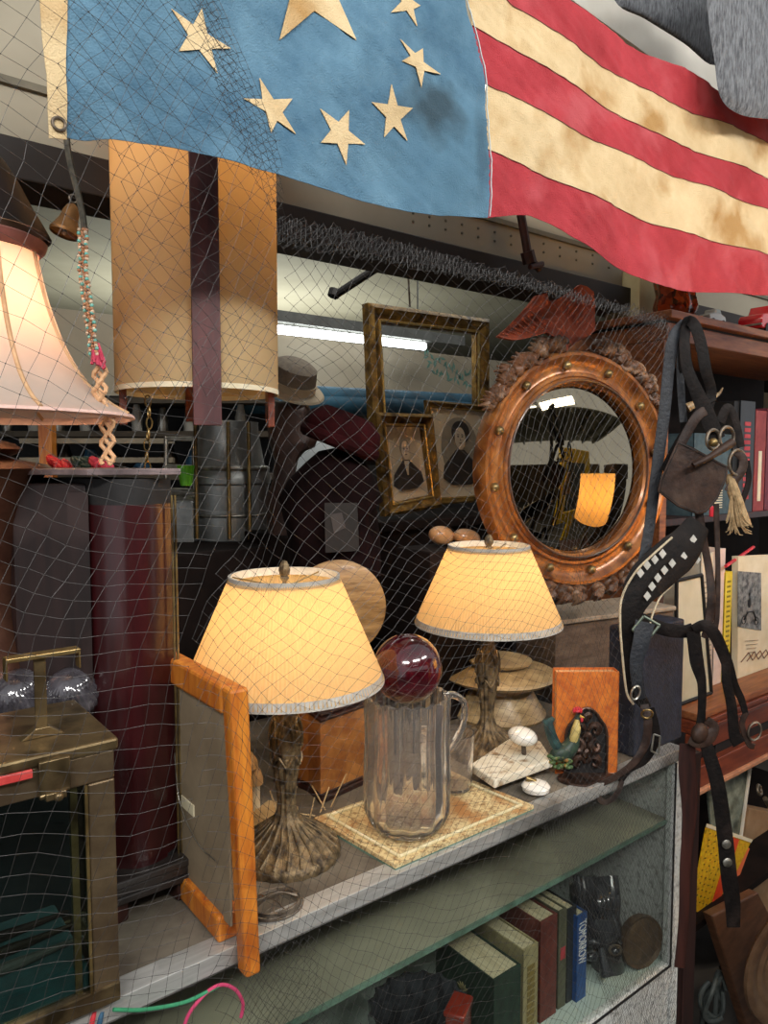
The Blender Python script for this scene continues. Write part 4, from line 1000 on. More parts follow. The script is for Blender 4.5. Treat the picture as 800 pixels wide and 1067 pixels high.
def portrait(t, q, c, ins, w, female):
    pp = [p+V((0, -.004, 0)) for p in ins(w*.9)]
    b = B(); prism(b, pp, (0, .003, 0)); part('mat_board', b, mat('sepia_paper', '#c2b296', '#d6c8ac', .8, scale=5), t, world=True, smooth=False)
    tl, tr, br, bl = pp; W_, H_ = (tr-tl).length, (tl-bl).length
    f = lambda u, v, o=-.001: bl.lerp(br, u).lerp(tl.lerp(tr, u), v)+V((0, o, 0))
    def blob(cu, cv, ru, rv, o, n=28, fn=None):
        bb = B(); pts = [f(cu+ru*math.cos(a)*(fn(a) if fn else 1), cv+rv*math.sin(a)*(fn(a) if fn else 1), o) for a in [i*2*PI/n for i in range(n)]]
        prism(bb, pts, (0, .001, 0)); return bb
    dk = mat('sepia_black', '#2d2825', '#3d3733', .8, scale=30); skin = mat('sepia_skin', '#c0ae94', '#d0c0a8', .8, scale=20); gy = mat('sepia_grey', '#857b6a', '#9a8f7c', .8, scale=12)
    part('backdrop_tone', blob(.5, .55, .36, .36, -.001), gy if female else mat('sepia_light', '#b3a488', '#c4b59b', .8, scale=12), t, world=True, smooth=False)
    sh = lambda u, v: f(u, v, -.003)
    bb = B(); prism(bb, [sh(*p) for p in ((.12, .22), (.16, .36), (.3, .46), (.42, .54), (.58, .54), (.7, .46), (.86, .36), (.9, .22), (.7, .14), (.3, .14))], (0, .001, 0)); part('dark_coat', bb, dk, t, world=True, smooth=False)
    if not female:
        bb = B(); prism(bb, [f(*p, -.0045) for p in ((.44, .53), (.56, .53), (.52, .34), (.49, .34))], (0, .001, 0)); part('shirt_front', bb, mat('sepia_white', '#b9ae9a', '#c8bea9', .8), t, world=True, smooth=False)
        part('hair', blob(.5, .70, .125, .125, -.0042), gy, t, world=True, smooth=False)
    else:
        part('hair', blob(.52, .74, .17, .13, -.0042), dk, t, world=True, smooth=False)
    part('face', blob(.5, .67, .10, .125, -.0055), skin, t, world=True, smooth=False)
    bb = B()
    for e in (-.04, .04):
        for i_ in range(2): pass
        prism(bb, [f(.5+e+.02*math.cos(a), .69+.008*math.sin(a), -.0065) for a in [i*PI/4 for i in range(8)]], (0, .0006, 0))
        prism(bb, [f(.5+e+.026*math.cos(a), .712+.004*math.sin(a), -.0065) for a in [i*PI/4 for i in range(8)]], (0, .0006, 0))
    prism(bb, [f(.5, .67, -.0065), f(.512, .645, -.0065), f(.492, .645, -.0065)], (0, .0006, 0))
    prism(bb, [f(.5+.03*math.cos(a), .615+.006*math.sin(a), -.0065) for a in [i*PI/4 for i in range(8)]], (0, .0006, 0))
    part('facial_features', bb, dk, t, world=True, smooth=False)
w1 = .05
t, q, c, ins = framed('framed_portrait', 'gilt framed sepia portrait of a balding man in a dark coat', 'picture', [(387, 430), (446, 432), (455, 528), (396, 538)], YP, .042, .035)
portrait(t, q, c, ins, .042, False)
w1 = .022
t, q, c, ins = framed('framed_portrait', 'thin gilt framed sepia portrait of a dark-haired woman in a dark dress', 'picture', [(441, 417), (508, 423), (508, 522), (452, 526)], YP+.07, .024, .02)
portrait(t, q, c, ins, .024, True)
# ledge carrying them
zl_ = onY(420, 540, YP).z
b = B(); box2(b, (onY(380, 540, YP).x, YP-.08, zl_-.03), (onY(530, 540, YP).x, YP+.40, zl_)); box2(b, (onY(385, 540, YP).x, YP-.05, ZG), (onY(525, 540, YP).x, YP+.35, zl_-.03))
solo('sideboard', b, stockwood, 'dark wooden sideboard carrying the gilt frames', 'sideboard', smooth=False, bev=.004)
# leaf stencil on the far partition
b = B()
for k in range(46):
    p = onY(443+random.random()*62, 0, 3.0); x = 443+k*1.35; y = 374+(x-443)*.42+random.uniform(-8, 10); p = onY(x, y, 2.998); a = random.random()*6
    prism(b, [p+V((.02*math.cos(a+d)*k2, 0, .02*math.sin(a+d)*k2)) for d, k2 in ((0, 1.3), (.9, .5), (PI, .9), (-.9, .5))], (0, .001, 0))
solo('leaf_stencil', b, mat('sea_green_paint', '#5f8f80', '#86ab9c', .7, scale=8), 'sea-green painted leaf spray on the pale partition seen through the empty frame', 'decoration', smooth=False)

# ================================================================ INTERIOR BEYOND
b = B(); p0, p1 = onY(288, 343, 2.7), onY(442, 361, 2.7)
t = thing('fluorescent_light', 'long fluorescent tube light glowing behind the empty gilt frame', 'light', (p0+p1)/2)
tube(b, [p0, p1], .018, 12); part('tube', b, emis('cool_tube', '#eef4f4', 8), t, world=True)
b = B(); box2(b, (p0.x-.3, 2.68, p0.z+.03), (p1.x+.25, 2.82, p0.z+.075))
for hx_ in (p0.x, p1.x): tube(b, [(hx_, 2.75, p0.z+.07), (hx_, 2.75, 2.55)], .004, 6)
part('housing', b, mat('grey_housing', '#5a5a56', '#6a6a66', .5), t, world=True, smooth=False)
b = B(); tube(b, [onY(250, 412, 2.5), onY(400, 418, 2.5), onY(592, 426, 2.5)], .05, 12, sm=6); tube(b, [onY(250, 420, 2.48), onY(420, 424, 2.47), onY(592, 430, 2.5)], .04, 12, sm=6)
solo('rolled_tarp', b, mat('blue_tarp', '#1d3a4a', '#35647c', .6, scale=6, bump=.3), 'blue rolled tarp hanging behind the portraits and the hat', 'tarp')
b = B(); tube(b, [onY(347, 309, 1.9), onY(410, 268, 1.75), onY(470, 228, 1.6)], .012, 10); tube(b, [onY(347, 309, 1.9), onY(349, 302, 1.9)], .018, 10)
solo('ceiling_brace', b, blackm, 'black metal rod slanting down from the header above the empty gilt frame', 'rod')
b = B(); tube(b, [onY(541, 215, 1.28), onY(547, 248, 1.28), onY(550, 266, 1.28)], .011, 10); tube(b, [onY(549, 262, 1.28), onY(552, 274, 1.28)], .018, 10); tube(b, [onY(549, 268, 1.28), onY(562, 280, 1.28)], .01, 10); tube(b, [onY(552, 278, 1.27), onY(565, 275, 1.27)], .007, 8)
solo('ceiling_pipe', b, mat('black_red_pipe', '#1b1716', '#4a2420', .5, scale=10), 'short black pipe with reddish fitting below the canton and red stripe seam', 'pipe')
b = B(); tube(b, [onY(424, 262, 1.6), onY(427, 320, 1.6)], .003, 6); solo('hanging_wire', b, iron, 'thin wire hanging down above the empty gilt frame', 'wire')
# low interior ceiling
struct('ceiling_inner', box2(B(), (-1.2, YH+.1, 2.55), (6.5, 6.3, 2.6)), ceilm, smooth=False)

b = B(); q = [onY(x, y, 2.9) for x, y in ((300, 430), (356, 434), (372, 462), (372, 462), (300, 462))]; q[3].z = q[4].z = ZG; q[2].x = q[3].x; prism(b, q, (0, .03, 0))
solo('bright_patch_panel', b, mat('bright_white_panel', '#d5d8d6', '#e4e6e4', .6), 'white panel standing in for the bright patch between straw hat face and burgundy hat', 'panel', smooth=False)  # added white panel stands in for a bright window-like patch
# mannequin head with hat
dm = 1.85
t = thing('mannequin_bust', 'dark mannequin bust in profile wearing a straw boater hat with pale band', 'mannequin', onD(300, 520, dm))
skinm = mat('dark_mannequin', '#3a2620', '#4f372c', .5, scale=20)
b = B()
prof = [(286, 418), (320, 418), (323, 425), (324, 432), (329, 440), (336, 446), (333, 449), (332, 453), (333, 457), (330, 460), (328, 466), (318, 470), (311, 478), (308, 492), (312, 506), (322, 520), (326, 560), (280, 560), (276, 520), (284, 500), (286, 480), (280, 460), (278, 438)]
# head built as lateral cross-sections of the profile
n = 0; layers = []
for k in range(-5, 6):
    f = math.sqrt(max(0, 1-(k/5.6)**2)); cx_, cy_ = 303, 470
    layers.append([onD(cx_+(x-cx_)*(.35+.65*f) if y < 480 else cx_+(x-cx_)*(.5+.5*f), y if y > 470 else cy_+(y-cy_)*(.6+.4*f), dm+k*.013) for x, y in prof])
vs = [[b.verts.new(p) for p in L_] for L_ in layers]
for A_, D_2 in zip(vs, vs[1:]):
    for i in range(len(prof)): b.faces.new((A_[i], A_[(i+1) % len(prof)], D_2[(i+1) % len(prof)], D_2[i]))
b.faces.new(vs[0][::-1]); b.faces.new(vs[-1]); part('head', b, skinm, t, world=True, ang=60)
b = B()
hc = onD(304, 396, dm); s = dm/FPX; tl = Matrix.Rotation(.38, 3, FW) @ Matrix.Rotation(.42, 3, RT) @ Matrix.Rotation(-YAW, 3, 'Z')
lathe(b, [(0, .05), (16*s, .048), (23*s, .038), (26*s, .0)], 40, c=hc, rt=tl); part('crown', b, mat('grey_straw', '#6f6558', '#8a8070', .8, scale=80), t, world=True)
b = B(); lathe(b, [(27*s, -.018), (27*s, .004), (25.5*s, .004), (25.5*s, -.018)], 40, c=hc, rt=tl, close=True); part('hat_band', b, mat('tan_band', '#a89a80', '#b8aa90', .7), t, world=True)
b = B(); lathe(b, [(25*s, -.016), (36*s, -.018), (38*s, -.022), (36*s, -.024), (25*s, -.022)], 40, c=hc, rt=tl, close=True); part('brim', b, mat('tan_band', '#6f6558'), t, world=True)
# dark velvet shapes: burgundy hat and black garment on a form
vel = mat('burgundy_velvet', '#1c0607', '#300c0f', .9, scale=14, spec=.1); dmg = 1.62
t = thing('burgundy_hat', 'burgundy velvet hat with turned-up brim on top of the dark garment form', 'hat', onD(352, 475, dmg))
s = dmg/FPX
b = B(); lathe(b, [(0, .045), (26*s, .042), (38*s, .022), (42*s, 0), (40*s, -.018), (30*s, -.028), (0, -.028)], 40, c=onD(357, 450, dmg), rt=rot(0, .38, -YAW)); part('crown', b, vel, t, world=True)
b = B(); torus(b, onD(354, 460, dmg), 36*s, 8*s, rot(0, .38, -YAW), 40, 10); part('brim', b, vel, t, world=True)
t = thing('garment_form', 'dark brown-black velvet garment on a shoulder form, with a small framed picture pinned on it', 'garment', onD(340, 600, dmg))
b = B(); fo = [(303, 600), (300, 560), (290, 520), (300, 500), (318, 482), (332, 470), (352, 466), (370, 472), (384, 486), (392, 502), (399, 522), (392, 528), (396, 560), (397, 600)]
layers = []
for k in range(-4, 5):
    f = math.sqrt(max(0, 1-(k/4.6)**2)); layers.append([onD(348+(x-348)*(.4+.6*f), 620+(y-620)*(.75+.25*f), dmg+.03+k*.02) for x, y in fo])
vs = [[b.verts.new(p) for p in L_] for L_ in layers]
for A_, D_2 in zip(vs, vs[1:]):
    for i in range(len(fo)): b.faces.new((A_[i], A_[(i+1) % len(fo)], D_2[(i+1) % len(fo)], D_2[i]))
b.faces.new(vs[0][::-1]); b.faces.new(vs[-1]); part('body', b, mat('black_brown_velvet', '#0d0606', '#190c0d', .95, scale=14, spec=.1), t, world=True, ang=70)
b = B(); q = [onD(x, y, dmg-.075) for x, y in ((338, 524), (372, 524), (374, 574), (339, 576))]; prism(b, q, FW*.006); part('pinned_picture', b, mat('dim_print', '#15100c', '#231b16', .7, scale=20), t, world=True, smooth=False)
b = B(); q = [onD(x, y, dmg-.078) for x, y in ((344, 536), (356, 534), (360, 550), (348, 556))]; prism(b, q, FW*.002); part('print_figure', b, mat('dim_print2', '#3a3330', '#453c38', .7), t, world=True, smooth=False)
b = B(); p = onD(345, 600, dmg+.03); lathe(b, [(.10, CZ), (.10, CZ+.01), (.03, CZ+.03), (.02, p.z), (.0, p.z)], 24, c=(p.x, p.y, 0)); part('stand', b, blackm, t, world=True)
p = onD(300, 560, 1.85)
t2 = bpy.data.objects
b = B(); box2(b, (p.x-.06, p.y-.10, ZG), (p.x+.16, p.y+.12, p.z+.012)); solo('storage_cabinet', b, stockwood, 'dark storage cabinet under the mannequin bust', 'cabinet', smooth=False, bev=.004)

# glass lanterns / metal canisters on the shelf behind the dark cabinet
t = thing('metal_lantern', 'silver metal lantern with glass sides standing behind the dark cabinet, left of the large can', 'lantern', onD(190, 560, 1.9))
s = 1.9/FPX
b = B()
for x in (173, 202):
    tube(b, [onD(x, 455, 1.9), onD(x, 520, 1.9)], .006, 8)
for y in (457, 486, 512, 520): tube(b, [onD(172, y, 1.9), onD(203, y+1, 1.9)], .006 if y < 500 else .01, 8)
part('frame', b, silver, t, world=True); 
b = B(); box(b, onD(188, 545, 1.93), (.09, .08, .12), rz(-YAW)); part('tank', b, mat('dull_zinc', '#6a6c6a', '#8d8f8c', .4, .6, scale=14), t, world=True, smooth=False, bev=.005)
zinc = mat('dull_zinc', '#6a6c6a')
P = onD(240, 560, 2.0); s = 2.0/FPX; zz = lambda y: zat(P, y)-P.z
t = thing('milk_can', 'large zinc can with sloping shoulder and brass rods, behind the lantern slats', 'can', P)
b = B(); lathe(b, [(0, 0), (40*s, 0), (40*s, zz(505)), (42*s, zz(503)), (42*s, zz(498)), (40*s, zz(490)), (36*s, zz(485)), (30*s, zz(450)), (30*s, zz(440)), (0, zz(438))], 48); part('body', b, zinc, t)
b = B(); torus(b, (0, 0, zz(488)), 39*s, 2.5*s, None, 40, 8); torus(b, (0, 0, zz(535)), 40.5*s, 1.5*s, None, 40, 8); part('band', b, silver, t)
b = B()
for x in (-24, 8, 28): tube(b, [RT*(x*s)-FW*42*s+V((0, 0, zz(560))), RT*(x*s)-FW*(42*s)+V((0, 0, zz(445)))], .005, 8)
part('rod', b, brass, t)
b = B(); P = onD(194, 506, 1.86); s = 1.86/FPX; lathe(b, [(0, 0), (6*s, 0), (9*s, 21*s), (8*s, 21*s), (5.5*s, 1.5*s), (0, 1.5*s)], 24, c=P); solo('green_cup', b, mat('lime_plastic', '#4f9a1e', '#6fbc34', .4), 'small lime green plastic cup on the metal shelf', 'cup')
zsh = onD(240, 560, 2.0).z
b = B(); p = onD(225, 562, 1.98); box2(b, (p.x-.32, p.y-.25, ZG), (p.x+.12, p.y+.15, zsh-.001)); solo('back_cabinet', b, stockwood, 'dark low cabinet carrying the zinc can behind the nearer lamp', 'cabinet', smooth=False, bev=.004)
# wooden rack with crossbars behind the pink shade
t = thing('wooden_rack', 'pale wooden rack with post and crossbars behind the bell shade', 'rack', onD(50, 480, 2.0))
b = B(); p = onD(49, 440, 2.0); box(b, (p.x, p.y, (p.z+.15+ZG)/2), (.035, .03, p.z+.15-ZG), rz(-YAW)); part('post', b, oak, t, world=True, smooth=False)
b = B()
for y in (462, 482): p0, p1 = onD(20, y, 2.02), onD(180, y, 2.02); prism(b, [p0, p1, p1+V((0, 0, .014)), p0+V((0, 0, .014))], FW*.02)
part('crossbar', b, mat('grey_tan_bar', '#7a6f5c', '#8f846f', .7), t, world=True, smooth=False)
for k, (x, y, c_, lb) in enumerate(((63, 484, 'red_paint', 'crumpled red cloth on top of the dark cabinet'), (88, 484, 'dark_teal_paint', 'crumpled teal cloth by the beaded rope end'), (108, 483, 'red_tassel', 'crumpled crimson cloth under the braided tail'))):
    b = B()
    for j in range(6): ball(b, onD(x+random.uniform(-8, 8), y+random.uniform(-3, 3), 1.16), (.014, .010, .007), 10, 8, rot(random.random(), random.random(), 0))
    solo('cloth_scrap', b, MC[c_], lb, 'cloth', group='cloth scraps on the cabinet')
# dim stock filling the dark shelves behind, individual jars
random.seed(3)
for k in range(26):
    x = 135+random.random()*160 if k < 12 else 20+random.random()*130; y = 560+random.random()*60 if k < 12 else 440+random.random()*40
    d = 2.3 if k < 12 else 2.35
    P = onD(x, y, d); r_ = random.uniform(.02, .04); h_ = random.uniform(.06, .13)
# tall stock shelf far behind left
t = thing('stock_shelf', 'dim open shelving of stock far behind the bell shade', 'shelf', onD(130, 560, 2.6))
pL, pR = onD(-40, 480, 2.6), onD(285, 480, 2.6); bkk = FW*.3; bkk.z = 0
for y in (420, 455, 500, 545, 600):
    b = B(); a_, c_ = onD(-40, y, 2.6), onD(285, y, 2.6); prism(b, [a_, c_, c_+bkk, a_+bkk], (0, 0, .02)); part('board', b, mat('dim_board', '#4a4136', '#5f5546', .7, scale=5), t, world=True, smooth=False)
b = B(); prism(b, [pL*1, pR*1, pR+bkk*.1, pL+bkk*.1], (0, 0, .01)); b.free()
b = B(); a_, c_ = onD(-40, 640, 2.62), onD(285, 640, 2.62); a_.z = c_.z = ZG; prism(b, [a_+bkk, c_+bkk, c_+bkk*1.1, a_+bkk*1.1], (0, 0, 2.1)); part('back_board', b, blackm, t, world=True, smooth=False)
stk = [silver, brass, mat('blue_glaze', '#27445a', '#3d6480', .3), mat('white_glaze', '#a9a69c', '#bdbab0', .4), dkwood, bronze]
JK = ['bright metal', 'brass', 'blue glazed', 'off-white glazed', 'dark wooden', 'dark bronze']
for k in range(30):
    row = k % 3; x = 8+(k//3)*27+row*6; y = (455, 500, 545)[row]
    P = onD(x, y, 2.68); P.z = onD(x, y, 2.6).z+.021; r_ = .018+.012*((k*7) % 3); h_ = .05+.018*((k*5) % 4)
    b = B(); lathe(b, [(0, 0), (r_, 0), (r_*1.1, h_*.5), (r_*.7, h_*.8), (r_*.55, h_), (0, h_)], 16, c=P)
    solo('jar', b, stk[(k*5) % 6], JK[(k*5) % 6]+' jar on the dim shelving, '+['top', 'middle', 'bottom'][row]+' row', 'jar', group=JK[(k*5) % 6]+' jars on the dim shelving, '+['top', 'middle', 'bottom'][row]+' row')
# ================================================================ BOOKCASE at right
YS = 1.16
XS = onY(693, 330, YS).x
t = thing('bookcase', 'tall reddish-brown wooden bookcase desk with open shelves at the right edge', 'bookcase', (XS+.5, 1.3, 0))
zT = onY(700, 326, YS).z
XE = XS+1.3
part('top_board', box2(B(), (XS-.02, YS-.03, zT-.022), (XE, YS+.35, zT)), shelfwood, t, world=True, smooth=False, bev=.003)
part('cornice', box2(B(), (XS-.005, YS-.01, zT-.078), (XE, YS+.35, zT-.03)), shelfwood, t, world=True, smooth=False, bev=.003)
part('shadow_gap', box2(B(), (XS, YS, zT-.03), (XE, YS+.34, zT-.022)), blackm, t, world=True, smooth=False)
zD = zat(V((onY(760, 700, YS).x, YS, 0)), 702)      # desk surface
part('side_panel', box2(B(), (XS-.002, YS, zD), (XS+.03, YS+.35, zT-.078)), shelfwood, t, world=True, smooth=False)
part('back_panel', box2(B(), (XS+.03, YS+.33, zD), (XE, YS+.35, zT-.078)), stockwood, t, world=True, smooth=False)
zM = zat(V((onY(780, 530, YS).x, YS, 0)), 534)
part('shelf', box2(B(), (XS+.03, YS+.005, zM-.02), (XE, YS+.33, zM)), dkwood, t, world=True, smooth=False, bev=.002)
YD = 1.02
part('desk_top', box2(B(), (XS-.02, YD, zD-.02), (XE, YS+.35, zD)), shelfwood, t, world=True, smooth=False, bev=.002)
b = B()
for k, (dy, h0, h1) in enumerate(((-.008, .0, .012), (.0, .012, .022), (-.004, .022, .03), (.006, .03, .036))): box2(b, (XS-.03, YD+dy, zD-.022-h1), (XE, YD+.05, zD-.022-h0))
part('moulding', b, redwood, t, world=True, smooth=False, bev=.002)
zd1 = zD-.06
box_ = lambda a, c: box2(B(), a, c)
part('drawer_front', box_((XS-.03, YD+.008, zd1-.055), (XE, YD+.03, zd1)), redwood, t, world=True, smooth=False, bev=.002)
part('drawer_gap', box_((XS+.12, YD+.02, zd1-.09), (XE, YD+.05, zd1-.055)), blackm, t, world=True, smooth=False)
part('lower_rail', box_((XS-.03, YD-.002, zd1-.150), (XE, YD+.03, zd1-.09)), redwood, t, world=True, smooth=False, bev=.002)
part('bottom_moulding', box_((XS-.03, YD-.012, zd1-.162), (XE, YD+.03, zd1-.150)), mat('pale_red_edge', '#9a6a52', '#b38468', .5, scale=20), t, world=True, smooth=False, bev=.002)
part('side_panel', box_((XS-.03, YD+.03, ZG), (XS-.005, YS+.35, zd1-.09)), dkwood, t, world=True, smooth=False)
part('floor_board', box_((XS-.005, YD+.03, .15), (XE, YS+.35, .17)), stockwood, t, world=True, smooth=False)
part('back_panel', box_((XS-.005, YS+.33, ZG), (XE, YS+.35, zd1-.16)), dkwood, t, world=True, smooth=False)
# dark square post beside case
xp0, xp1 = onY(709, 900, .80).x+.004, onY(727, 900, .80).x
b = B(); box2(b, (xp0, .80, ZG), (xp1, .84, onY(715, 790, .80).z)); tube(b, [(xp0+.014, .797, ZG), (xp0+.014, .797, onY(715, 800, .8).z)], .002, 6)
solo('wooden_post', b, mat('dark_red_post', '#180b0a', '#2b1512', .5, scale=14, stretch=(4, 4, .5), coat=.05), 'dark red-brown square wooden post beside the white display counter end', 'post', smooth=False, bev=.003)

# things on top of the bookcase
P = onY(704, 312, YS+.06); P.z = zT
s = depth(P)/FPX
b = B(); lathe(b, [(0, 0), (16*s, 0), (20*s, 6*s), (22*s, 14*s), (19*s, 26*s), (22*s, 40*s), (20*s, 40*s), (17*s, 27*s), (19*s, 14*s), (14*s, 4*s), (0, 3*s)], 40, c=P, mod=lambda a, k: 1+.05*math.cos(9*a))
solo('amber_vase', b, mat('amber_glass', '#2a0805', '#8a3210', .12, 0, scale=70, coat=.8, kind='voronoi', lo=.1, hi=.8), 'dark amber patterned glass vase on top of the bookcase', 'vase')
P = onY(672, 310, YS+.14); P.z = zT
b = B(); box2(b, (P.x-.03, P.y, zT), (P.x+.075, P.y+.12, zT+.16)); solo('cream_box', b, mat('yellow_cream_card', '#b8a77a', '#cdbd90', .8, scale=6), 'cream cardboard box behind the amber vase on the bookcase top', 'box', smooth=False, bev=.003)
def toy_car(P, L, m, name, label, truck):
    t = thing(name, label, 'toy car', P, (0, 0, 0))
    pr = [(-.5, .10), (-.5, .26), (-.46, .32), (-.2, .36), (-.12, .50), (.12, .52), (.22, .38), (.44, .33), (.5, .24), (.5, .10)] if not truck else [(-.5, .10), (-.5, .30), (-.15, .36), (-.08, .50), (.14, .50), (.2, .36), (.48, .32), (.5, .10)]
    W_ = .38*L; b = B(); prism(b, [V((x*L, -W_/2, z*L)) for x, z in pr], (0, W_, 0)); bdy = part('body', b, m, t, bev=.004)
    b = B(); prism(b, [V((x*L, -W_/2-.001, z*L)) for x, z in ((-.12, .38), (-.08, .47), (.10, .48), (.16, .38))], (0, W_+.002, 0)); part('window', b, mat('toy_window', '#9fb4bd', '#b8c9cf', .15), bdy, smooth=False)
    b = B()
    for x in (-.3, .3):
        for y in (-1, 1): tube(b, [(x*L, y*W_/2-.004*y, .10*L), (x*L, y*(W_/2+.003), .10*L)], .095*L, 20)
    part('wheel', b, blackm, t)
    b = B(); box(b, (.5*L, 0, .16*L), (.006, W_, .03*L)); box(b, (-.5*L, 0, .16*L), (.006, W_, .03*L)); part('bumper', b, silver, t, smooth=False, bev=.001)
    return t
P = onY(797, 330, YS+.05); P.z = zT
toy_car(P, .21, mat('glossy_red', '#b3121c', '#c9202a', .12, 0, scale=4, coat=1), 'toy_car', 'shiny red toy car on top of the bookcase at the right edge', False)
P = onY(742, 325, YS+.04); P.z = zT
toy_car(P, .10, mat('glossy_white', '#b9b9b5', '#cfcfca', .2, 0, scale=4, coat=1), 'toy_car', 'small white toy car between the amber vase and the red toy car', False)

# books on upper shelf
def book(xl, xr, ytop, Y, zb, m, label, leanx=0, name='book', group='books on the upper shelf', dep=.18, pages=True, marks=None, markm=None):
    a, c = onY(xl, 500, Y), onY(xr, 500, Y); h = zat(V(((a.x+c.x)/2, Y, 0)), ytop)-zb
    w = c.x-a.x; t = thing(name, label, 'book', V((a.x, Y, zb)), (0, leanx, 0), group=group)
    b = B(); box2(b, (0, 0, 0), (.003, dep, h)); box2(b, (w-.003, 0, 0), (w, dep, h)); box2(b, (0, -.001, 0), (w, .004, h)); cv = part('cover', b, m, t, smooth=False, bev=.0008)
    b = B(); box2(b, (.003, .004, .003), (w-.003, dep-.005, h-.005)); part('pages', b, cream, t, smooth=False)
    if marks:
        b = B()
        for (u, v, du, dv) in marks: box2(b, (w*u, -.002, h*v), (w*(u+du), -.0008, h*(v+dv)))
        part('spine_marks', b, markm or cream, cv, smooth=False)
    return t, w, h
mk = [(.3, .12+.055*k, .4, .035) for k in range(13)]
dgn = mat('slate_cloth', '#34454c', '#4a5d63', .6, scale=30)
book(722, 762, 452, YS+.02, zM, dgn, 'slate grey-blue book on the upper shelf behind the harness ring', marks=[(.55, .08+.03*k, .2, .012) for k in range(9)], markm=cream)
book(762, 768, 418, YS+.015, zM, blackm, 'thin black book next to the slate book', pages=True)
book(769, 784, 418, YS+.01, zM, mat('black_jacket', '#15171a', '#22252a', .35, scale=10), 'black book with red spine lettering on the upper shelf', marks=mk, markm=mat('red_print', '#a03038', '#b5454a', .6))
book(785, 796, 428, YS+.015, zM, mat('dull_red_cloth', '#7c2f30', '#93403e', .6, scale=30), 'dull red book right of the black lettered book', marks=[(.35, .1, .3, .5)], markm=cream)
book(797, 812, 426, YS+.02, zM, mat('wine_cloth', '#5c2430', '#6f303c', .6, scale=30), 'wine-coloured book at the right edge of the upper shelf')
# horn
b = B(); tube(b, [onY(716, 425, YS-.04), onY(722, 422, YS-.05), onY(736, 418, YS-.06), onY(748, 411, YS-.07), onY(753, 404, YS-.08)], [.014, .011, .008, .005, .002], 12, sm=5)
solo('curved_horn', b, mat('horn', '#5a4632', '#c0a880', .35, scale=8, stretch=(3, 3, 3)), 'curved pale-tipped horn pointing right above the upper books', 'horn')
# lower shelf papers & books standing on the desk
b = B(); a = onY(706, 600, YS-.06); 
t = thing('picture_frame', 'small black-edged framed picture leaning on the desk behind the straps', 'frame', onZ(720, 712, zD))
q = [onY(x, y, YS-.07) for x, y in ((704, 606), (730, 600), (741, 694), (704, 712))]
q[3].z = zD+.002; q[2].z = zD+.002
prism(b, q, (0, .004, 0)); part('picture', b, mat('greenish_print', '#b8b49a', '#cbc8b2', .6, scale=6), t, world=True, smooth=False)
b = B()
for i in range(4): tube(b, [q[i]+V((0, -.002, .003)), q[(i+1) % 4]+V((0, -.002, .003))], .0055, 6)
part('edge', b, blackm, t, world=True)
def desk_book(xl, xr, ytop, Y, m, label, **k): return book(xl, xr, ytop, Y, zD, m, label, group='books on the desk', **k)
desk_book(733, 748, 576, YS-.02, mat('ruled_cream', '#b9ae98', '#cfc6b2', .8, scale=30), 'cream pamphlet stack with ruled print on the desk', marks=[(.15, .1+.04*k, .7, .012) for k in range(18)], markm=mat('faint_print', '#8a8070', '#9a9080', .8))
desk_book(749, 758, 572, YS-.03, mat('pinkish_white', '#cbb5a8', '#d8c5ba', .7, scale=30), 'white book with pink edge on the desk')
desk_book(759, 766, 596, YS-.035, mat('yellow_stripe_jacket', '#d0b428', '#e0c840', .5, scale=30), 'narrow bright yellow book with slanted dark dashes on the desk', marks=[(.25, .05+.045*k, .5, .018) for k in range(20)], markm=mat('olive_mark', '#7a6a20', '#8a7a30', .6))
t = thing('postcard_album', 'cream card with old black and white motorcycle photograph, on the desk', 'card', onY(800, 700, YS-.045))
q = [onY(x, y, YS-.045) for x, y in ((769, 580), (860, 576), (860, 705), (769, 690))]; q[2].z = q[3].z = zD+.001
b = B(); prism(b, q, (0, .02, 0)); part('card', b, cream, t, world=True, smooth=False)
q2 = [onY(x, y, YS-.047) for x, y in ((768.5, 595), (793, 597), (793, 657), (768.5, 653))]
b = B(); prism(b, q2, (0, .001, 0)); part('photograph', b, mat('grey_photo', '#2f3032', '#8a8b88', .5, scale=45, detail=3), t, world=True, smooth=False)
b = B()
for (x, y, r) in ((775, 646, 5), (788, 647, 5)): torus(b, onY(x, y, YS-.049), r*1.9/FPX, .0012, rot(PI/2), 20, 5)
tube(b, [onY(775, 646, YS-.049), onY(779, 638, YS-.049), onY(785, 637, YS-.049), onY(788, 647, YS-.049)], .002, 5); ball(b, onY(781, 628, YS-.049), (.009, .001, .016), 10, 8); ball(b, onY(781, 619, YS-.049), (.005, .001, .006), 10, 8)
part('motorcycle_print', b, blackm, t, world=True)
b = B()
for k in range(5): tube(b, [onY(776+k, 668+k*4, YS-.048), onY(790-k, 667+k*4, YS-.048)], .0007, 4)
for k in range(5): tube(b, [onY(772+k*6, 690-k, YS-.048), onY(780+k*6, 680-k, YS-.048), onY(784+k*6, 688-k, YS-.048)], .0016, 5)
part('printed_lines', b, mat('brown_ink', '#6a4a38', '#7a5a46', .8), t, world=True)
b = B(); tube(b, [onY(756, 590, YS-.05), onY(785, 570, YS+.0)], .005, 8); solo('red_pencil', b, mat('red_paint', '#b01f2c'), 'red pencil lying across the desk books', 'pencil')

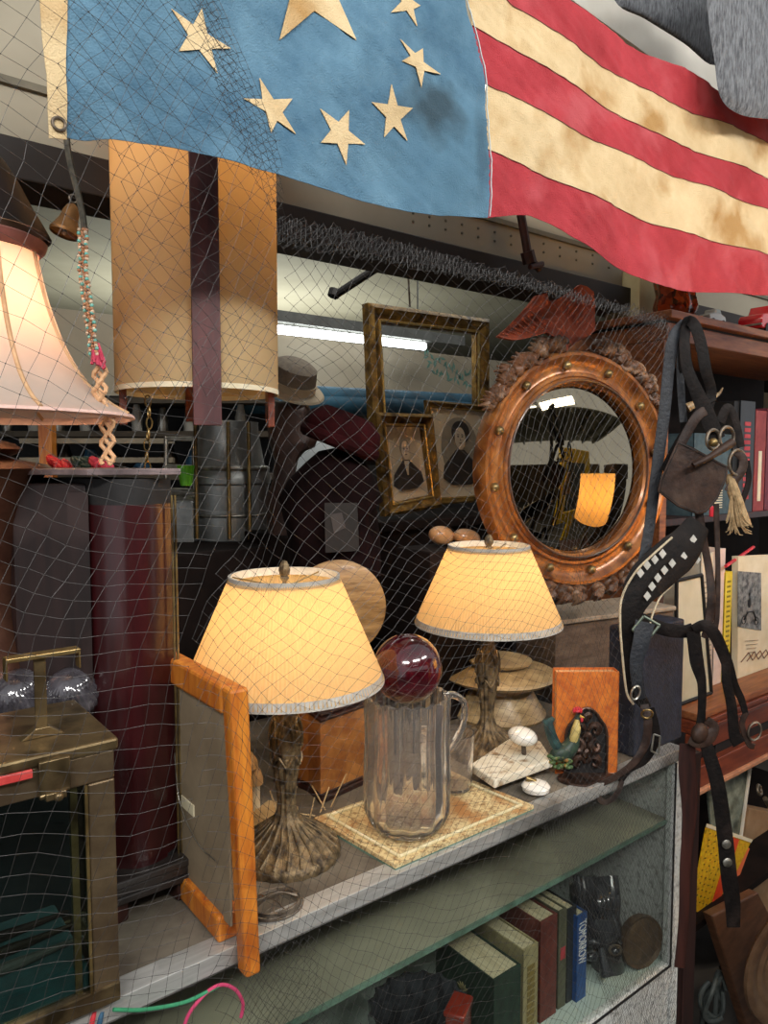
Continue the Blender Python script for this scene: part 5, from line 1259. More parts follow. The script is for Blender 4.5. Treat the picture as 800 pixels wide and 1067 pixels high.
# ---------------------------------------------------------------- under the desk, right bottom
YU = 1.08
zfl = .37
t = thing('magazine', 'bright yellow and orange speckled booklet leaning under the desk', 'magazine', onY(745, 955, YU))
q = [onY(x, y, YU) for x, y in ((736, 862), (782, 878), (744, 956), (720, 948))]
b = B(); prism(b, q, (0, .004, 0)); part('cover', b, mat('speckled_yellow', '#c98a10', '#d8b81e', .5, scale=90, c3='#9a7a14', s3=60), t, world=True, smooth=False)
m = lambda u, v: q[0].lerp(q[1], u).lerp(q[3].lerp(q[2], u), v)+V((0, -.002, 0))
b = B(); prism(b, [m(.56, .01), m(.72, .01), m(1, .99), m(.7, .99)], (0, .001, 0)); part('red_band', b, mat('red_orange', '#c9381e', '#d8502c', .5), t, world=True, smooth=False)
b = B(); prism(b, [m(-.02, -.045), m(1, -.045), m(1, .0), m(-.02, .0)], (0, .001, 0)); part('white_edge', b, cream, t, world=True, smooth=False)
b = B()
for i in range(12):
    for j in range(4): p = m(.08+j*.13+.01*(i % 3), .06+i*.075); box(b, p+V((0, 0, 0)), (.006, .0015, .0025))
part('printed_specks', b, mat('dark_olive_ink', '#4a3a10', '#5a4a1a', .7), t, world=True, smooth=False)
t = thing('orange_card', 'orange-red card with red marks standing behind the yellow booklet', 'card', onY(768, 940, YU+.02))
q = [onY(x, y, YU+.02) for x, y in ((752, 872), (781, 884), (766, 925), (748, 965))]
b = B(); prism(b, q, (0, .003, 0)); part('card', b, mat('orange_card_', '#d8603a', '#e57a50', .6, scale=10), t, world=True, smooth=False)
b = B()
for k in range(4): box(b, onY(770-k*2.5, 892+k*8, YU+.018), (.012, .001, .006), rot(0, .6))
part('printed_marks', b, mat('red_print', '#a03038'), t, world=True, smooth=False)
b = B(); q = [onY(x, y, YU+.10) for x, y in ((781, 842), (830, 852), (810, 1000), (760, 975))]; prism(b, q, (0, .07, 0))
solo('cardboard_box', b, mat('cardboard', '#8a6a48', '#a08060', .85, scale=10), 'plain brown cardboard box leaning under the desk', 'box', smooth=False, bev=.003)
t = thing('framed_print', 'white-edged print standing at a slant behind the cardboard box under the desk', 'print', onY(760, 880, YU+.09))
q = [onY(x, y, YU+.07) for x, y in ((735, 800), (782, 782), (770, 876), (742, 872))]; b = B(); prism(b, q, (0, .006, 0)); part('print', b, mat('grey_green_print', '#3a4038', '#9aa292', .5, scale=18), t, world=True, smooth=False)
b = B(); tube(b, [onY(784, 778, YU+.065), onY(771, 876, YU+.065)], .006, 6); part('edge', b, mat('white_board', '#cfcabd'), t, world=True)
b = B(); torus(b, onY(791, 823, YU-.01), .014, .005, rot(1.2, .4), 24, 8); tube(b, [onY(797, 832, YU-.01), onY(812, 858, YU-.01)], .008, 10)
solo('iron_hook', b, iron, 'rusty iron ring-ended tool hanging under the desk at right edge', 'tool')
# round wooden platter & board at lower right
Pp = onY(838, 1000, .86)
t = thing('wooden_platter', 'big round ridged wooden platter at the lower right corner', 'platter', Pp)
ring = []
R0 = .215
b = B(); lathe(b, [(0, .0), (R0*.55, .0), (R0*.6, .006), (R0*.66, .0), (R0*.75, .008), (R0*.8, .002), (R0*.88, .010), (R0*.94, .014), (R0, .010), (R0*1.01, .0), (R0*.95, -.014), (0, -.014)], 72, c=Pp, rt=rot(PI/2+.1, 0, -.35)); part('platter', b, mat('ridged_brown_wood', '#5a4030', '#86694f', .35, scale=8, coat=.4), t, world=True)
b = B(); q = [onY(x, y, 1.0) for x, y in ((742, 955), (790, 930), (860, 1067), (862, 1140), (800, 1140))]; prism(b, q, (0, .03, 0))
solo('wooden_board', b, mat('brown_board', '#4f3220', '#6b4730', .5, scale=8, stretch=(2, 2, 6), coat=.1), 'brown wooden board leaning behind the round platter', 'board', smooth=False, bev=.004)
b = B(); random.seed(11)
cab = mat('grey_rubber', '#3a403e', '#565d5a', .6, scale=20)
for k in range(6):
    c_ = onY(742+random.uniform(-4, 14), 1035+random.uniform(-15, 20), 1.04+k*.012); R2 = random.uniform(.04, .075)
    tube(b, [c_+V((R2*math.cos(a)*.8, .01*math.sin(a*2+k), R2*math.sin(a))) for a in [k+i*.3 for i in range(18)]], .007, 8)
solo('cable_coil', b, cab, 'tangled grey rubber cable below the yellow booklet', 'cable')

# ================================================================ INSIDE THE DISPLAY COUNTER
def cbook(fl, fr, w_back, Y, m, label, lettering=None, shear=0, marks=None, markm=None):
    """fl, fr: photo columns of the spine, with row of its top"""
    a, c = onY(fl[0], fl[1], Y), onY(fr[0], fr[1], Y); ztop_ = a.z; zb_ = ZF-.004
    ztop_ = min(ztop_, ZS-.03)
    t = thing('book', label, 'book', V((a.x, Y, zb_)), group='books in the display counter'); w = c.x-a.x; h = ztop_-zb_; dep = w_back
    b = B(); box2(b, (0, 0, 0), (.003, dep, h)); box2(b, (w-.003, 0, 0), (w, dep, h)); box2(b, (0, -.002, 0), (w, .003, h)); cv = part('cover', b, m, t, smooth=False, bev=.001)
    b = B(); box2(b, (.003, .003, .003), (w-.003, dep-.004, h-.004)); part('pages', b, mat('yellowed_pages', '#a59c7c', '#c2ba9b', .9, scale=180, stretch=(1, .05, 1)), t, smooth=False)
    if marks:
        b = B()
        for (u, v, du, dv) in marks: box2(b, (w*u, -.003, h*v), (w*(u+du), -.0015, h*(v+dv)))
        part('spine_marks', b, markm or cream, cv, smooth=False)
    return t, w, h
Yb = .865
grn = mat('dark_green_cloth', '#16271f', '#243a2e', .6, scale=40)
tg, wg, hg = cbook((514, 1021), (542, 1006), .15, .85, grn, 'dark green book with pale leaf emblem on its cover, front left of the row')
b = B()
for k in range(5):
    a = .5+k*.5; prism(b, [V((-.0012, .075+.016*math.cos(a+d)*q_, hg*.62+.016*math.sin(a+d)*q_)) for d, q_ in ((0, 1), (.35, .5), (PI, .2), (-.35, .5))], (.001, 0, 0))
box2(b, (-.0012, .055, hg*.40), (-.0004, .11, hg*.45)); part('leaf_emblem', b, mat('tan_foil', '#8a8058', '#a39a70', .5), tg, smooth=False)
cbook((545, 990), (560, 984), .15, .86, mat('khaki_cloth', '#837a58', '#9a916c', .7, scale=40), 'khaki tan book with worn gold spine between the green and the maroon one', marks=[(.25, .12+.07*k, .5, .05) for k in range(10)], markm=mat('olive_gold', '#6a5a2c', '#7d6c3a', .5))
cbook((563, 961), (580, 953), .17, .87, mat('maroon_cloth', '#552a24', '#6e3a32', .6, scale=40), 'maroon brown book, tallest of the row in the display counter')
cbook((582, 950), (590, 946), .13, .872, mat('olive_grey_cloth', '#4a4a3a', '#5f5f4d', .6, scale=40), 'olive grey thin book right of the maroon one', marks=[(.2, .5, .6, .12)], markm=mat('red_print', '#a03038'))
cbook((591, 948), (600, 944), .13, .872, mat('charcoal_jacket', '#1f2224', '#33373a', .5, scale=40), 'thin charcoal book left of the blue-spined one')
tb, wb, hb = cbook((601, 955), (611, 950), .12, .862, mat('blue_jacket', '#1d3f73', '#2d5590', .4, scale=30), 'thin book with blue spine lettered TOMORROW in white')
fc = bpy.data.curves.new('txt', 'FONT'); fc.body = 'TOMORROW'; fc.size = 1; fc.extrude = .02; fc.align_x = 'LEFT'
fo = bpy.data.objects.new('txt', fc); C.objects.link(fo); dg = bpy.context.evaluated_depsgraph_get(); me = bpy.data.meshes.new_from_object(fo.evaluated_get(dg)); bpy.data.objects.remove(fo)
b = B(); b.from_mesh(me); xs = [v.co.x for v in b.verts]; ys = [v.co.y for v in b.verts]; Lx = max(xs)-min(xs); Ly = max(ys)-min(ys)
for v in b.verts:
    u = (v.co.x-min(xs))/Lx; w2 = (v.co.y-min(ys))/Ly; z = v.co.z
    v.co = V((wb*(.12+.76*w2), -.0028-(.0006 if z > 0 else 0), hb*(.93-.5*u)))
part('title_lettering', b, mat('white_print', '#d8d8d4', '#e4e4e0', .5), tb, smooth=False)
# black carved head
t = thing('carved_mask', 'glossy black carved head lying face up beside the blue book in the counter', 'carving', onY(630, 1042, .88))
ebm = mat('polished_ebony', '#15171a', '#3d4146', .25, 0, scale=14, coat=1, bump=.2)
Dm = depth(onY(630, 980, .89)); hp3 = lambda x, y, k=0: onD(x, y+12, Dm+k)
b = B(); s = Dm/FPX
tube(b, [hp3(606, 905, .05), hp3(612, 918, .04), hp3(622, 942, .02), hp3(630, 968, .01), hp3(633, 995, .01), hp3(632, 1020, .01), hp3(630, 1036, .01)], [.030, .042, .046, .042, .036, .028, .012], 24, sm=6)
part('head', b, ebm, t, world=True)
b = B(); tube(b, [hp3(626, 975, -.034), hp3(629, 990, -.042), hp3(632, 1003, -.046)], [.006, .010, .015], 12, sm=4); tube(b, [hp3(609, 974, -.03), hp3(616, 969, -.038), hp3(624, 972, -.038)], .005, 8, sm=4); tube(b, [hp3(631, 970, -.038), hp3(640, 966, -.036), hp3(646, 970, -.026)], .005, 8, sm=4)
for dy in (0, 7): tube(b, [hp3(616, 1019+dy*.6, -.022), hp3(628, 1018+dy, -.036), hp3(640, 1016+dy*.6, -.024)], [.003, .0065, .003], 10, sm=4)
b.faces.ensure_lookup_table(); part('nose_and_mouth', b, ebm, t, world=True)
for (x, y) in ((641, 978), (616, 984)):
    b = B(); ball(b, hp3(x, y, -.028), (.013, .010, .010)); part('eye', b, ebm, t, world=True)
    b = B(); torus(b, hp3(x, y, -.037), .010, .0026, rot(PI/2, 0, -YAW), 20, 6, sx=1.2); part('eyelid', b, iron if x > 630 else ebm, t, world=True)
b = B()
for k in range(9): tube(b, [hp3(600+k*5, 905-abs(k-4)*1.2, .03), hp3(606+k*4.4, 925, -.015+abs(k-4)*.006), hp3(610+k*4, 945, -.025+abs(k-4)*.006)], [.008, .011, .007], 10, sm=4)
part('hair', b, ebm, t, world=True)
# brown carved disc
P = onY(667, 985, .845); r_ = 27*depth(P)/FPX
b = B(); lathe(b, [(0, .006), (r_*.6, .008), (r_*.85, .004), (r_*.97, .008), (r_, 0), (r_*.95, -.01), (0, -.01)], 48, c=V((P.x, P.y, max(P.z, ZF+r_-.004))), rt=rot(PI/2-.1, 0, -.25)); 
for v in b.verts: v.co += V((0, -.002*noise.noise(v.co*60), 0))
solo('carved_disc', b, mat('brown_resin', '#3d2f22', '#5f4c36', .4, scale=50, bump=.5), 'round brown carved medallion leaning at the right end of the counter interior', 'medallion')
# black gloves/hand thing & papers & small red box
t = thing('black_basket', 'black fluted metal basket lying in the display counter left of the green book', 'basket', onY(430, 1067, .92))
p = onY(435, 1030, .92)
b = B()
lathe(b, [(.0, 0), (.055, 0), (.07, .03), (.078, .07), (.072, .07), (.06, .02), (0, .01)], 48, c=V((p.x, p.y, ZF-.003+.0)), mod=lambda a, k: 1+.06*math.cos(16*a)); 
bmesh.ops.scale(b, vec=(1.1, 1, 1.9), space=Matrix.Translation(-V((p.x, p.y, ZF-.003))), verts=b.verts); part('bowl', b, ebm, t, world=True)
b = B(); p = onY(385, 1050, .86); box(b, (p.x, .90, ZF+.04), (.10, .08, .085), rot(0, 0, .2)); solo('white_box', b, cream, 'pale paper box in the display counter left of the black basket', 'box', smooth=False, bev=.002)
b = B(); p = onY(482, 1052, .83); tp = p.z
t = thing('red_lacquer_box', 'small red lacquered box at the bottom, in front of the green book', 'box', V((p.x, .84, ZF-.004)))
b = B(); box(b, (0, 0, (tp-ZF)/2), (.05, .03, tp-ZF), rz(.5)); part('body', b, mat('red_lacquer', '#6a2016', '#8a3222', .2, scale=10, coat=.8), t, bev=.003)
b = B(); box(b, (0, 0, tp-ZF+.004), (.056, .036, .010), rz(.5)); part('lid', b, mat('red_lacquer', '#6a2016'), t, bev=.003)

# wires at the lower left in front of the counter
for pts, m, lb in (([(118, 1052), (150, 1052), (190, 1045), (215, 1034), (228, 1027)], mat('green_wire', '#2c7a55', '#3f9068', .5), 'green electric wire running across the counter front'), ([(190, 1075), (196, 1058), (205, 1045), (218, 1032), (232, 1026), (246, 1032), (253, 1046), (251, 1060)], mat('pink_wire', '#b03058', '#c44a70', .5), 'pink electric wire looping below the orange frame')):
    b = B(); tube(b, [onY(x, y, .79) for x, y in pts], .0022, 8, sm=6); solo('electric_wire', b, m, lb, 'wire')
for (x, m, lb) in ((96, 'red_paint', 'red wire end below the brass case'), (104, 'blue_glaze', 'blue wire end below the brass case')):
    b = B(); tube(b, [onY(x-4, 1085, .80), onY(x, 1065, .80), onY(x+2, 1054, .803)], .003, 8, sm=4); solo('electric_wire', b, MC[m], lb, 'wire')

# ================================================================ HARNESS (straps hanging over the bookcase corner)
t = thing('leather_harness', 'dark leather horse harness with blinker and rings, hanging from the bookcase corner', 'harness', onD(715, 335, 1.45))
DH = 1.5
S = lambda pts: [onD(x, y, DH+k) for x, y, k in pts]
def strap(pts, w, th=.003, m=leather, label=None):
    b = B(); ribbon(b, S(pts), [q*DH/FPX for q in (w if hasattr(w, '__len__') else [w, w])], th); return part('strap', b, m, t, world=True, label=label)
bluesk = mat('blue_black_leather', '#111318', '#21252c', .6, 0, scale=60, bump=.4, bscale=160)
strap([(713, 336, .02), (702, 350, 0), (697, 380, 0), (692, 430, 0), (684, 490, 0), (677, 545, 0), (668, 600, -.01), (664, 640, -.01)], [10, 12, 12, 11, 12], m=bluesk)
strap([(712, 390, .02), (713, 350, .01), (717, 335, 0), (724, 340, -.01), (730, 358, -.01), (735, 385, -.01), (741, 408, 0), (738, 425, 0)], [11, 12, 12, 10])
strap([(717, 335, .01), (713, 352, -.012), (715, 380, -.015), (722, 400, -.015), (731, 420, -.012), (742, 446, -.01), (748, 458, -.01)], [10, 11, 13, 17, 16])
strap([(708, 345, .02), (709, 400, .02), (712, 440, .02)], [8, 8], m=bluesk)
strap([(742, 425, 0), (728, 432, -.02), (716, 450, -.02), (706, 470, -.02), (694, 496, -.02)], [10, 10, 8], m=leather2)
strap([(745, 415, 0), (730, 424, -.01), (718, 440, -.01), (702, 466, -.01), (690, 490, -.01)], [5, 5], m=leather)
strap([(750, 440, .01), (757, 425, .01), (763, 430, .01), (768, 446, .01), (772, 466, .01)], [10, 8, 8])
# blinker panel
q = [onD(x, y, DH-.03+k) for x, y, k in ((706, 459, 0), (722, 466, .0), (740, 476, .01), (759, 486, .02), (757, 500, .02), (748, 520, .015), (736, 534, .01), (726, 536, .005), (706, 528, 0), (685, 512, -.01), (688, 500, -.01), (694, 486, -.005))]
b = B(); prism(b, q, FW*.004); blk = part('blinker', b, leather2, t, world=True, ang=20, bev=.0015, label='broad rounded brown leather blinker flap')
b = B(); cq = sum(q, V())/len(q); tube(b, [p.lerp(cq, .07)-FW*.001 for p in q]+[q[0].lerp(cq, .07)-FW*.001], .0007, 5); part('blinker_stitching', b, blackm, blk, world=True)
b = B(); tube(b, S([(722, 485, -.05), (738, 477, -.05), (752, 468, -.045), (763, 461, -.04)]), [.006, .006, .008, .009], 12, sm=5); part('leather_roll', b, leather2, t, world=True)
# rings
for (x, y, r, k) in ((743, 458, 10, -.02), (757, 456, 11, -.01), (768, 482, 13, .0)):
    b = B(); torus(b, onD(x, y, DH+k), r*DH/FPX, .0035, rot(PI/2, 0, -YAW+.4), 32, 10, sx=.9); part('ring', b, iron, t, world=True)
b = B(); ball(b, onD(743, 461, DH-.035), .009, 16, 10); part('brass_boss', b, brass, t, world=True)
# hanging twin straps below
strap([(728, 534, 0), (732, 560, 0), (738, 590, 0), (741, 620, -.01), (739, 645, -.01), (734, 665, -.02)], [9, 8, 9, 8], m=leather2)
strap([(746, 525, .005), (747, 560, .005), (748, 600, .0), (747, 640, 0), (745, 655, 0)], [6, 5, 6], m=leather2)
strap([(765, 470, 0), (774, 478, 0), (773, 490, 0), (764, 502, 0), (758, 512, 0)], [8, 9, 8], m=leather2)
strap([(778, 480, .01), (780, 500, .01), (774, 520, .01), (768, 530, .01)], [6, 6])
# looped straps in the lower half
strap([(668, 645, -.02), (690, 655, -.02), (712, 658, -.02), (722, 655, -.02)], [13, 14, 12], m=leather)
strap([(722, 656, -.03), (735, 652, -.035), (746, 664, -.035), (757, 690, -.03), (764, 712, -.025), (772, 728, -.02), (777, 745, -.02)], [10, 13, 12, 8, 6], m=leather)
strap([(756, 688, -.03), (757, 710, -.03), (762, 735, -.03), (765, 765, -.03), (770, 775, -.03)], [9, 10, 11, 14], m=leather)
strap([(777, 742, -.02), (773, 756, -.02), (780, 775, -.02), (786, 778, -.02)], [6, 6], m=leather2)
b = B(); torus(b, onD(786, 762, DH-.025), .018, .0028, rot(PI/2, .2, -YAW), 28, 8, sx=.7); part('buckle', b, iron, t, world=True)
strap([(722, 658, -.03), (726, 690, -.03), (731, 712, -.03), (731, 740, -.03), (729, 762, -.03)], [14, 14, 9, 8, 10], m=leather)
strap([(718, 770, -.04), (727, 774, -.045), (738, 770, -.045), (744, 758, -.04), (736, 750, -.04)], [9, 12, 8], m=leather2)
b = B(); ball(b, onD(729, 764, DH-.04), (.024, .014, .020)); part('knot', b, leather2, t, world=True)
wide = strap([(733, 768, -.04), (740, 790, -.045), (748, 820, -.05), (755, 870, -.055), (759, 910, -.06), (763, 940, -.06), (764, 966, -.06)], [12, 14, 15, 16, 16, 13], m=leather, label='wide riveted strap end')
for (x, y) in ((757, 880), (758, 899)):
    b = B(); lathe(b, [(0, .003), (.006, .002), (.009, 0), (.009, -.002), (0, -.002)], 20, c=onD(x, y, DH-.066), rt=rot(PI/2, 0, -YAW)); part('rivet', b, silver, wide, world=True)
strap([(716, 775, -.03), (716, 800, -.03), (718, 850, -.03), (714, 900, -.03), (712, 960, -.03), (708, 1008, -.03)], [16, 18, 12, 10, 11], m=dkwood)
b = B(); tube(b, S([(760, 495, .01), (764, 512, 0), (770, 530, 0), (773, 548, 0)]), [.008, .012, .012, .018], 10, sm=4)
for k in range(40): a = random.uniform(-1, 1); tube(b, S([(765+a*4, 515+k*.8, -.012), (768+a*9, 530+k*.7, -.018), (770+a*14, 542+k*.4, -.014)]), .0012, 4)
part('frayed_rope', b, mat('jute', '#7d6748', '#a48c68', .95, scale=90), t, world=True)
b = B(); box(b, onD(741, 533, DH-.01), (.008, .006, .022), rz(-YAW)); part('red_tag', b, mat('red_paint', '#b01f2c'), t, world=True, bev=.002)

# studded breast collar strap
t = thing('studded_collar', 'curved black leather collar strap with rows of silver diamond studs and cream piping', 'collar', onD(664, 720, 1.40))
DC = 1.42
def S2(pts): return [onD(x, y, DC+k) for x, y, k in pts]
cl = [(728, 545, .06), (712, 570, .04), (690, 590, .02), (668, 612, 0), (657, 640, -.01), (657, 670, -.01), (660, 700, -.01), (664, 722, -.01), (674, 738, -.01)]
b = B(); ribbon(b, S2(cl), [26*DC/FPX, 44*DC/FPX, 42*DC/FPX, 22*DC/FPX, 20*DC/FPX, 17*DC/FPX, 10*DC/FPX], .006, 8); part('band', b, leather, t, world=True)
b = B(); tube(b, S2([(700, 560, .03), (680, 578, .01), (662, 596, -.005), (648, 622, -.01), (646, 650, -.02), (649, 690, -.02), (653, 722, -.02), (660, 734, -.02)]), .0022, 6, sm=6); part('piping', b, mat('fleece_piping', '#a89a80', '#c6b89c', .9, scale=120), t, world=True)
b = B(); tube(b, S2([(700, 610, .03), (688, 622, .01), (680, 640, .0), (676, 655, -.01)]), .0018, 6, sm=6); part('piping', b, mat('fleece_piping', '#a89a80'), t, world=True)
b = B()
for row in (((690, 577), (682, 583), (674, 589), (667, 597), (722, 562), (729, 567)), ((700, 587), (692, 594), (685, 602), (679, 611), (674, 621), (722, 574), (712, 580), (726, 583))):
    for (x, y) in row:
        c_ = onD(x, y, DC-.012+(x-675)*.0012); r_ = .0095
        prism(b, [c_+RT*(r_*.75*math.cos(a))+V((0, 0, r_*math.sin(a))) for a in (0, PI/2, PI, 3*PI/2)], -FW*.002)
part('silver_studs', b, studm, t, world=True, smooth=False)
b = B(); c_ = onD(673, 654, DC-.03); q = [c_+RT*(.026*math.cos(a))+V((0, 0, .022*math.sin(a))) for a in (0.2, PI/2+.2, PI+.2, 3*PI/2+.2)]
for i in range(4): tube(b, [q[i], q[(i+1) % 4]], .0028, 8)
part('square_buckle', b, mat('green_bronze', '#4f5a50', '#6f786a', .4, .6), t, world=True)
b = B(); ribbon(b, S2([(672, 648, -.03), (668, 668, -.035), (663, 690, -.035), (664, 712, -.035), (668, 728, -.03)]), [20*DC/FPX, 16*DC/FPX, 12*DC/FPX, 9*DC/FPX], .004); part('inner_strap', b, bluesk, t, world=True)
b = B(); torus(b, onD(662, 722, DC-.04), .013, .0028, rot(PI/2, .3, -YAW), 24, 8, sx=.6); part('ring', b, silver, t, world=True)
# lower looping tail strap
b = B(); ribbon(b, S2([(671, 734, -.02), (675, 752, -.03), (672, 775, -.03), (660, 795, -.035), (640, 810, -.04), (625, 818, -.045), (622, 828, -.05), (630, 836, -.05), (642, 828, -.05), (648, 814, -.045)]), [9*DC/FPX, 8*DC/FPX, 6*DC/FPX, 6*DC/FPX, 5*DC/FPX], .003, 7); part('tail_strap', b, leather2, t, world=True)
b = B(); ribbon(b, S2([(677, 738, -.02), (682, 755, -.02), (683, 772, -.02), (672, 792, -.02), (656, 802, -.03), (646, 815, -.035)]), [9*DC/FPX, 8*DC/FPX, 5*DC/FPX], .003, 7); part('tail_strap', b, leather, t, world=True)
b = B(); torus(b, onD(674, 744, DC-.04), .010, .002, rot(PI/2+.4, .3, -YAW), 20, 6); part('keeper_ring', b, brass, t, world=True)
b = B(); c_ = onD(683, 776, DC-.03); q = [c_+RT*x+V((0, 0, z)) for x, z in ((-.004, .02), (.008, .016), (.006, -.02), (-.008, -.012))]
for i in range(4): tube(b, [q[i], q[(i+1) % 4]], .0018, 6)
part('buckle', b, silver, t, world=True)

# ================================================================ NETTING
random.seed(5)
def inpoly(x, y, P_):
    c = False; n = len(P_); j = n-1
    for i in range(n):
        if (P_[i][1] > y) != (P_[j][1] > y) and x < (P_[j][0]-P_[i][0])*(y-P_[i][1])/(P_[j][1]-P_[i][1])+P_[i][0]: c = not c
        j = i
    return c
YN = .765
def proj(p):
    d = p-CAM; k = d.dot(FW); return 400+FPX*d.dot(RT)/k, 533.5-FPX*d.dot(UP)/k
def seg(verts, faces, a, c, r):
    d = (c-a); 
    if d.length < 1e-6: return
    d.normalize(); u = d.cross(V((0, 1, 0)))
    u = u.normalized() if u.length > .01 else V((1, 0, 0)); w = d.cross(u); n = len(verts)
    for p in (a, c):
        for k in range(3):
            an = k*2*PI/3; verts.append(p+(u*math.cos(an)+w*math.sin(an))*r)
    for k in range(3): faces.append((n+k, n+(k+1) % 3, n+3+(k+1) % 3, n+3+k))
def knot(verts, faces, p, r):
    n = len(verts); verts += [p+V((r, 0, 0)), p-V((r, 0, 0)), p+V((0, r, 0)), p-V((0, r, 0)), p+V((0, 0, r)), p-V((0, 0, r))]
    for f in ((0, 2, 4), (2, 1, 4), (1, 3, 4), (3, 0, 4), (2, 0, 5), (1, 2, 5), (3, 1, 5), (0, 3, 5)): faces.append(tuple(n+k for k in f))
def netting(poly_px, cell, ang, shear, Y, amp, seed, r=.00024, kr=.0008, Ydep=.01, sub=1):
    pts = [onY(x, y, Y) for x, y in poly_px]; PL = [(p.x, p.z) for p in pts]
    x0, x1 = min(p[0] for p in PL), max(p[0] for p in PL); z0, z1 = min(p[1] for p in PL), max(p[1] for p in PL)
    N = int(max(x1-x0, z1-z0)*1.5/cell)+4; cx_, cz_ = (x0+x1)/2, (z0+z1)/2; G = {}
    ca, sa = math.cos(ang), math.sin(ang)
    for i in range(-N, N+1):
        for j in range(-N, N+1):
            u, v = i*cell, j*cell; x = cx_+u*ca-v*sa+shear*v; z = cz_+u*sa+v*ca
            if not (x0-.1 < x < x1+.1 and z0-.1 < z < z1+.1): continue
            q = V((x*2.6, z*2.6, seed)); dx = noise.noise(q)*amp; dz = noise.noise(q+V((9, 4, 2)))*amp
            q = V((x*9, z*7, seed+5)); dx += noise.noise(q)*amp*.28; dz += noise.noise(q+V((3, 8, 1)))*amp*.28
            dx += random.uniform(-1, 1)*cell*.07; dz += random.uniform(-1, 1)*cell*.07
            x += dx; z += dz
            if inpoly(x, z, PL):
                G[(i, j)] = V((x, Y+Ydep*noise.noise(V((x*6, z*4, seed+9)))+random.uniform(-1, 1)*.0008, z))
    vv, ff = [], []
    for (i, j), p in G.items():
        for q in ((i+1, j), (i, j+1)):
            if q in G: seg(vv, ff, p, G[q], r)
        if kr: knot(vv, ff, p, kr)
    return vv, ff
def netpart(data, m, parent):
    me = bpy.data.meshes.new('netting'); vv, ff = data; L = parent.location
    me.from_pydata([v-L for v in vv], [], ff); me.update(); o = bpy.data.objects.new('mesh_layer', me); C.objects.link(o); me.materials.append(m); o.parent = parent; return o
netm = mat('net_cord', '#191715', '#302c2a', .45, 0, scale=200, coat=.0, spec=.6)
netd = mat('net_cord_dark', '#121110', '#25221f', .4, 0, scale=200, spec=.6)
t = thing('netting', 'fine dark knotted netting hung across the whole stall front from the header', 'netting', onY(400, 500, YN))
main = [(-30, -60), (212, -60), (222, 0), (250, 80), (290, 215), (400, 245), (560, 285), (700, 330), (688, 400), (675, 480), (664, 560), (650, 640), (650, 800), (704, 812), (706, 1100), (270, 1100), (-30, 1100)]
left = [(-30, -60), (212, -60), (222, 0), (250, 80), (290, 215), (292, 420), (240, 560), (200, 660), (215, 1100), (-30, 1100)]
right = [(290, 215), (400, 245), (560, 285), (700, 330), (688, 400), (675, 480), (664, 560), (650, 640), (650, 800), (704, 812), (706, 1100), (215, 1100), (200, 660), (240, 560), (292, 420)]
netpart(netting(left, .0195, -.27, .12, YN-.006, .05, 1.3), netm, t)
netpart(netting(right, .0148, -.5, .25, YN, .085, 4.7), netm, t)
netpart(netting([(215, -40), (290, 215), (296, 420), (110, 420), (120, 160), (60, 150), (60, -40)], .0165, .75, 0, YN-.016, .06, 12.1), netm, t)
# gathered folds along the header and the diagonal, and in front of the white case end
band = [(286, 222), (400, 246), (560, 290), (692, 330), (700, 348), (640, 326), (560, 306), (400, 276), (288, 258)]
for sd in range(4): netpart(netting(band, .009, .3+sd*.4, .2, YN+.010+sd*.004, .05, 20+sd, kr=.0006), netd, t)
diag = [(196, -30), (216, -30), (250, 60), (292, 150), (298, 235), (276, 215), (236, 130), (205, 30)]
for sd in range(2): netpart(netting(diag, .009, .5+sd*.6, .2, YN-.02-sd*.003, .05, 30+sd, kr=.0006), netd, t)
netpart(netting([(560, 852), (640, 818), (704, 812), (706, 1080), (640, 1080), (600, 940)], .0062, .5, .1, YN+.01, .03, 41, r=.00024, kr=.0006), netd, t)
netpart(netting([(650, 312), (700, 328), (700, 350), (670, 372), (656, 350)], .008, .5, .1, YN+.012, .03, 43, kr=.0006), netd, t)
netpart(netting([(255, 1000), (330, 970), (345, 1080), (250, 1080)], .0075, .6, .1, YN+.008, .03, 45, kr=.0005), netd, t)
netpart(netting([(655, 690), (704, 690), (704, 812), (655, 812)], .008, .9, .1, YN+.01, .03, 47, kr=.0005), netm, t)

# ================================================================ THE HALL BEHIND THE VISITOR (seen in the convex mirror)
t = thing('yellow_doorway_sign', 'bright yellow framed board standing across the aisle, seen in the convex mirror', 'sign', (2.3, -.95, 0), (0, 0, -.45))
yl = mat('bright_yellow_paint', '#e0b820', '#ecc838', .5, scale=4)
b = B(); box(b, (0, 0, 1.75), (1.1, .06, .25)); box(b, (-.45, 0, 1.2), (.2, .06, .9)); box(b, (.42, 0, 1.2), (.28, .06, .9)); box(b, (0, 0, .65), (1.1, .06, .2)); box(b, (0, 0, .1), (.2, .05, .9)); part('board', b, yl, t, smooth=False, bev=.01)
part('dark_panel', box(B(), (-.05, .01, 1.2), (.7, .03, .85)), mat('dim_window', '#3f4448', '#555c60', .4, scale=3), t, smooth=False)
t = thing('side_table', 'small dark table in the aisle carrying a lit drum lamp, seen in the convex mirror', 'table', (1.97, .38, 0))
part('table_top', box(B(), (0, 0, .72), (.5, .5, .03)), dkwood, t, smooth=False)
for sx in (-.2, .2):
    for sy in (-.2, .2): part('leg', box(B(), (sx, sy, (.705+ZG)/2), (.04, .04, .705-ZG)), dkwood, t, smooth=False)
t = thing('drum_lamp', 'lit drum lamp on the aisle table, seen in the convex mirror', 'lamp', (1.97, .38, .735))
b = B(); lathe(b, [(.21, .36), (.21, .72)], 48); part('shade', b, pleat, t)
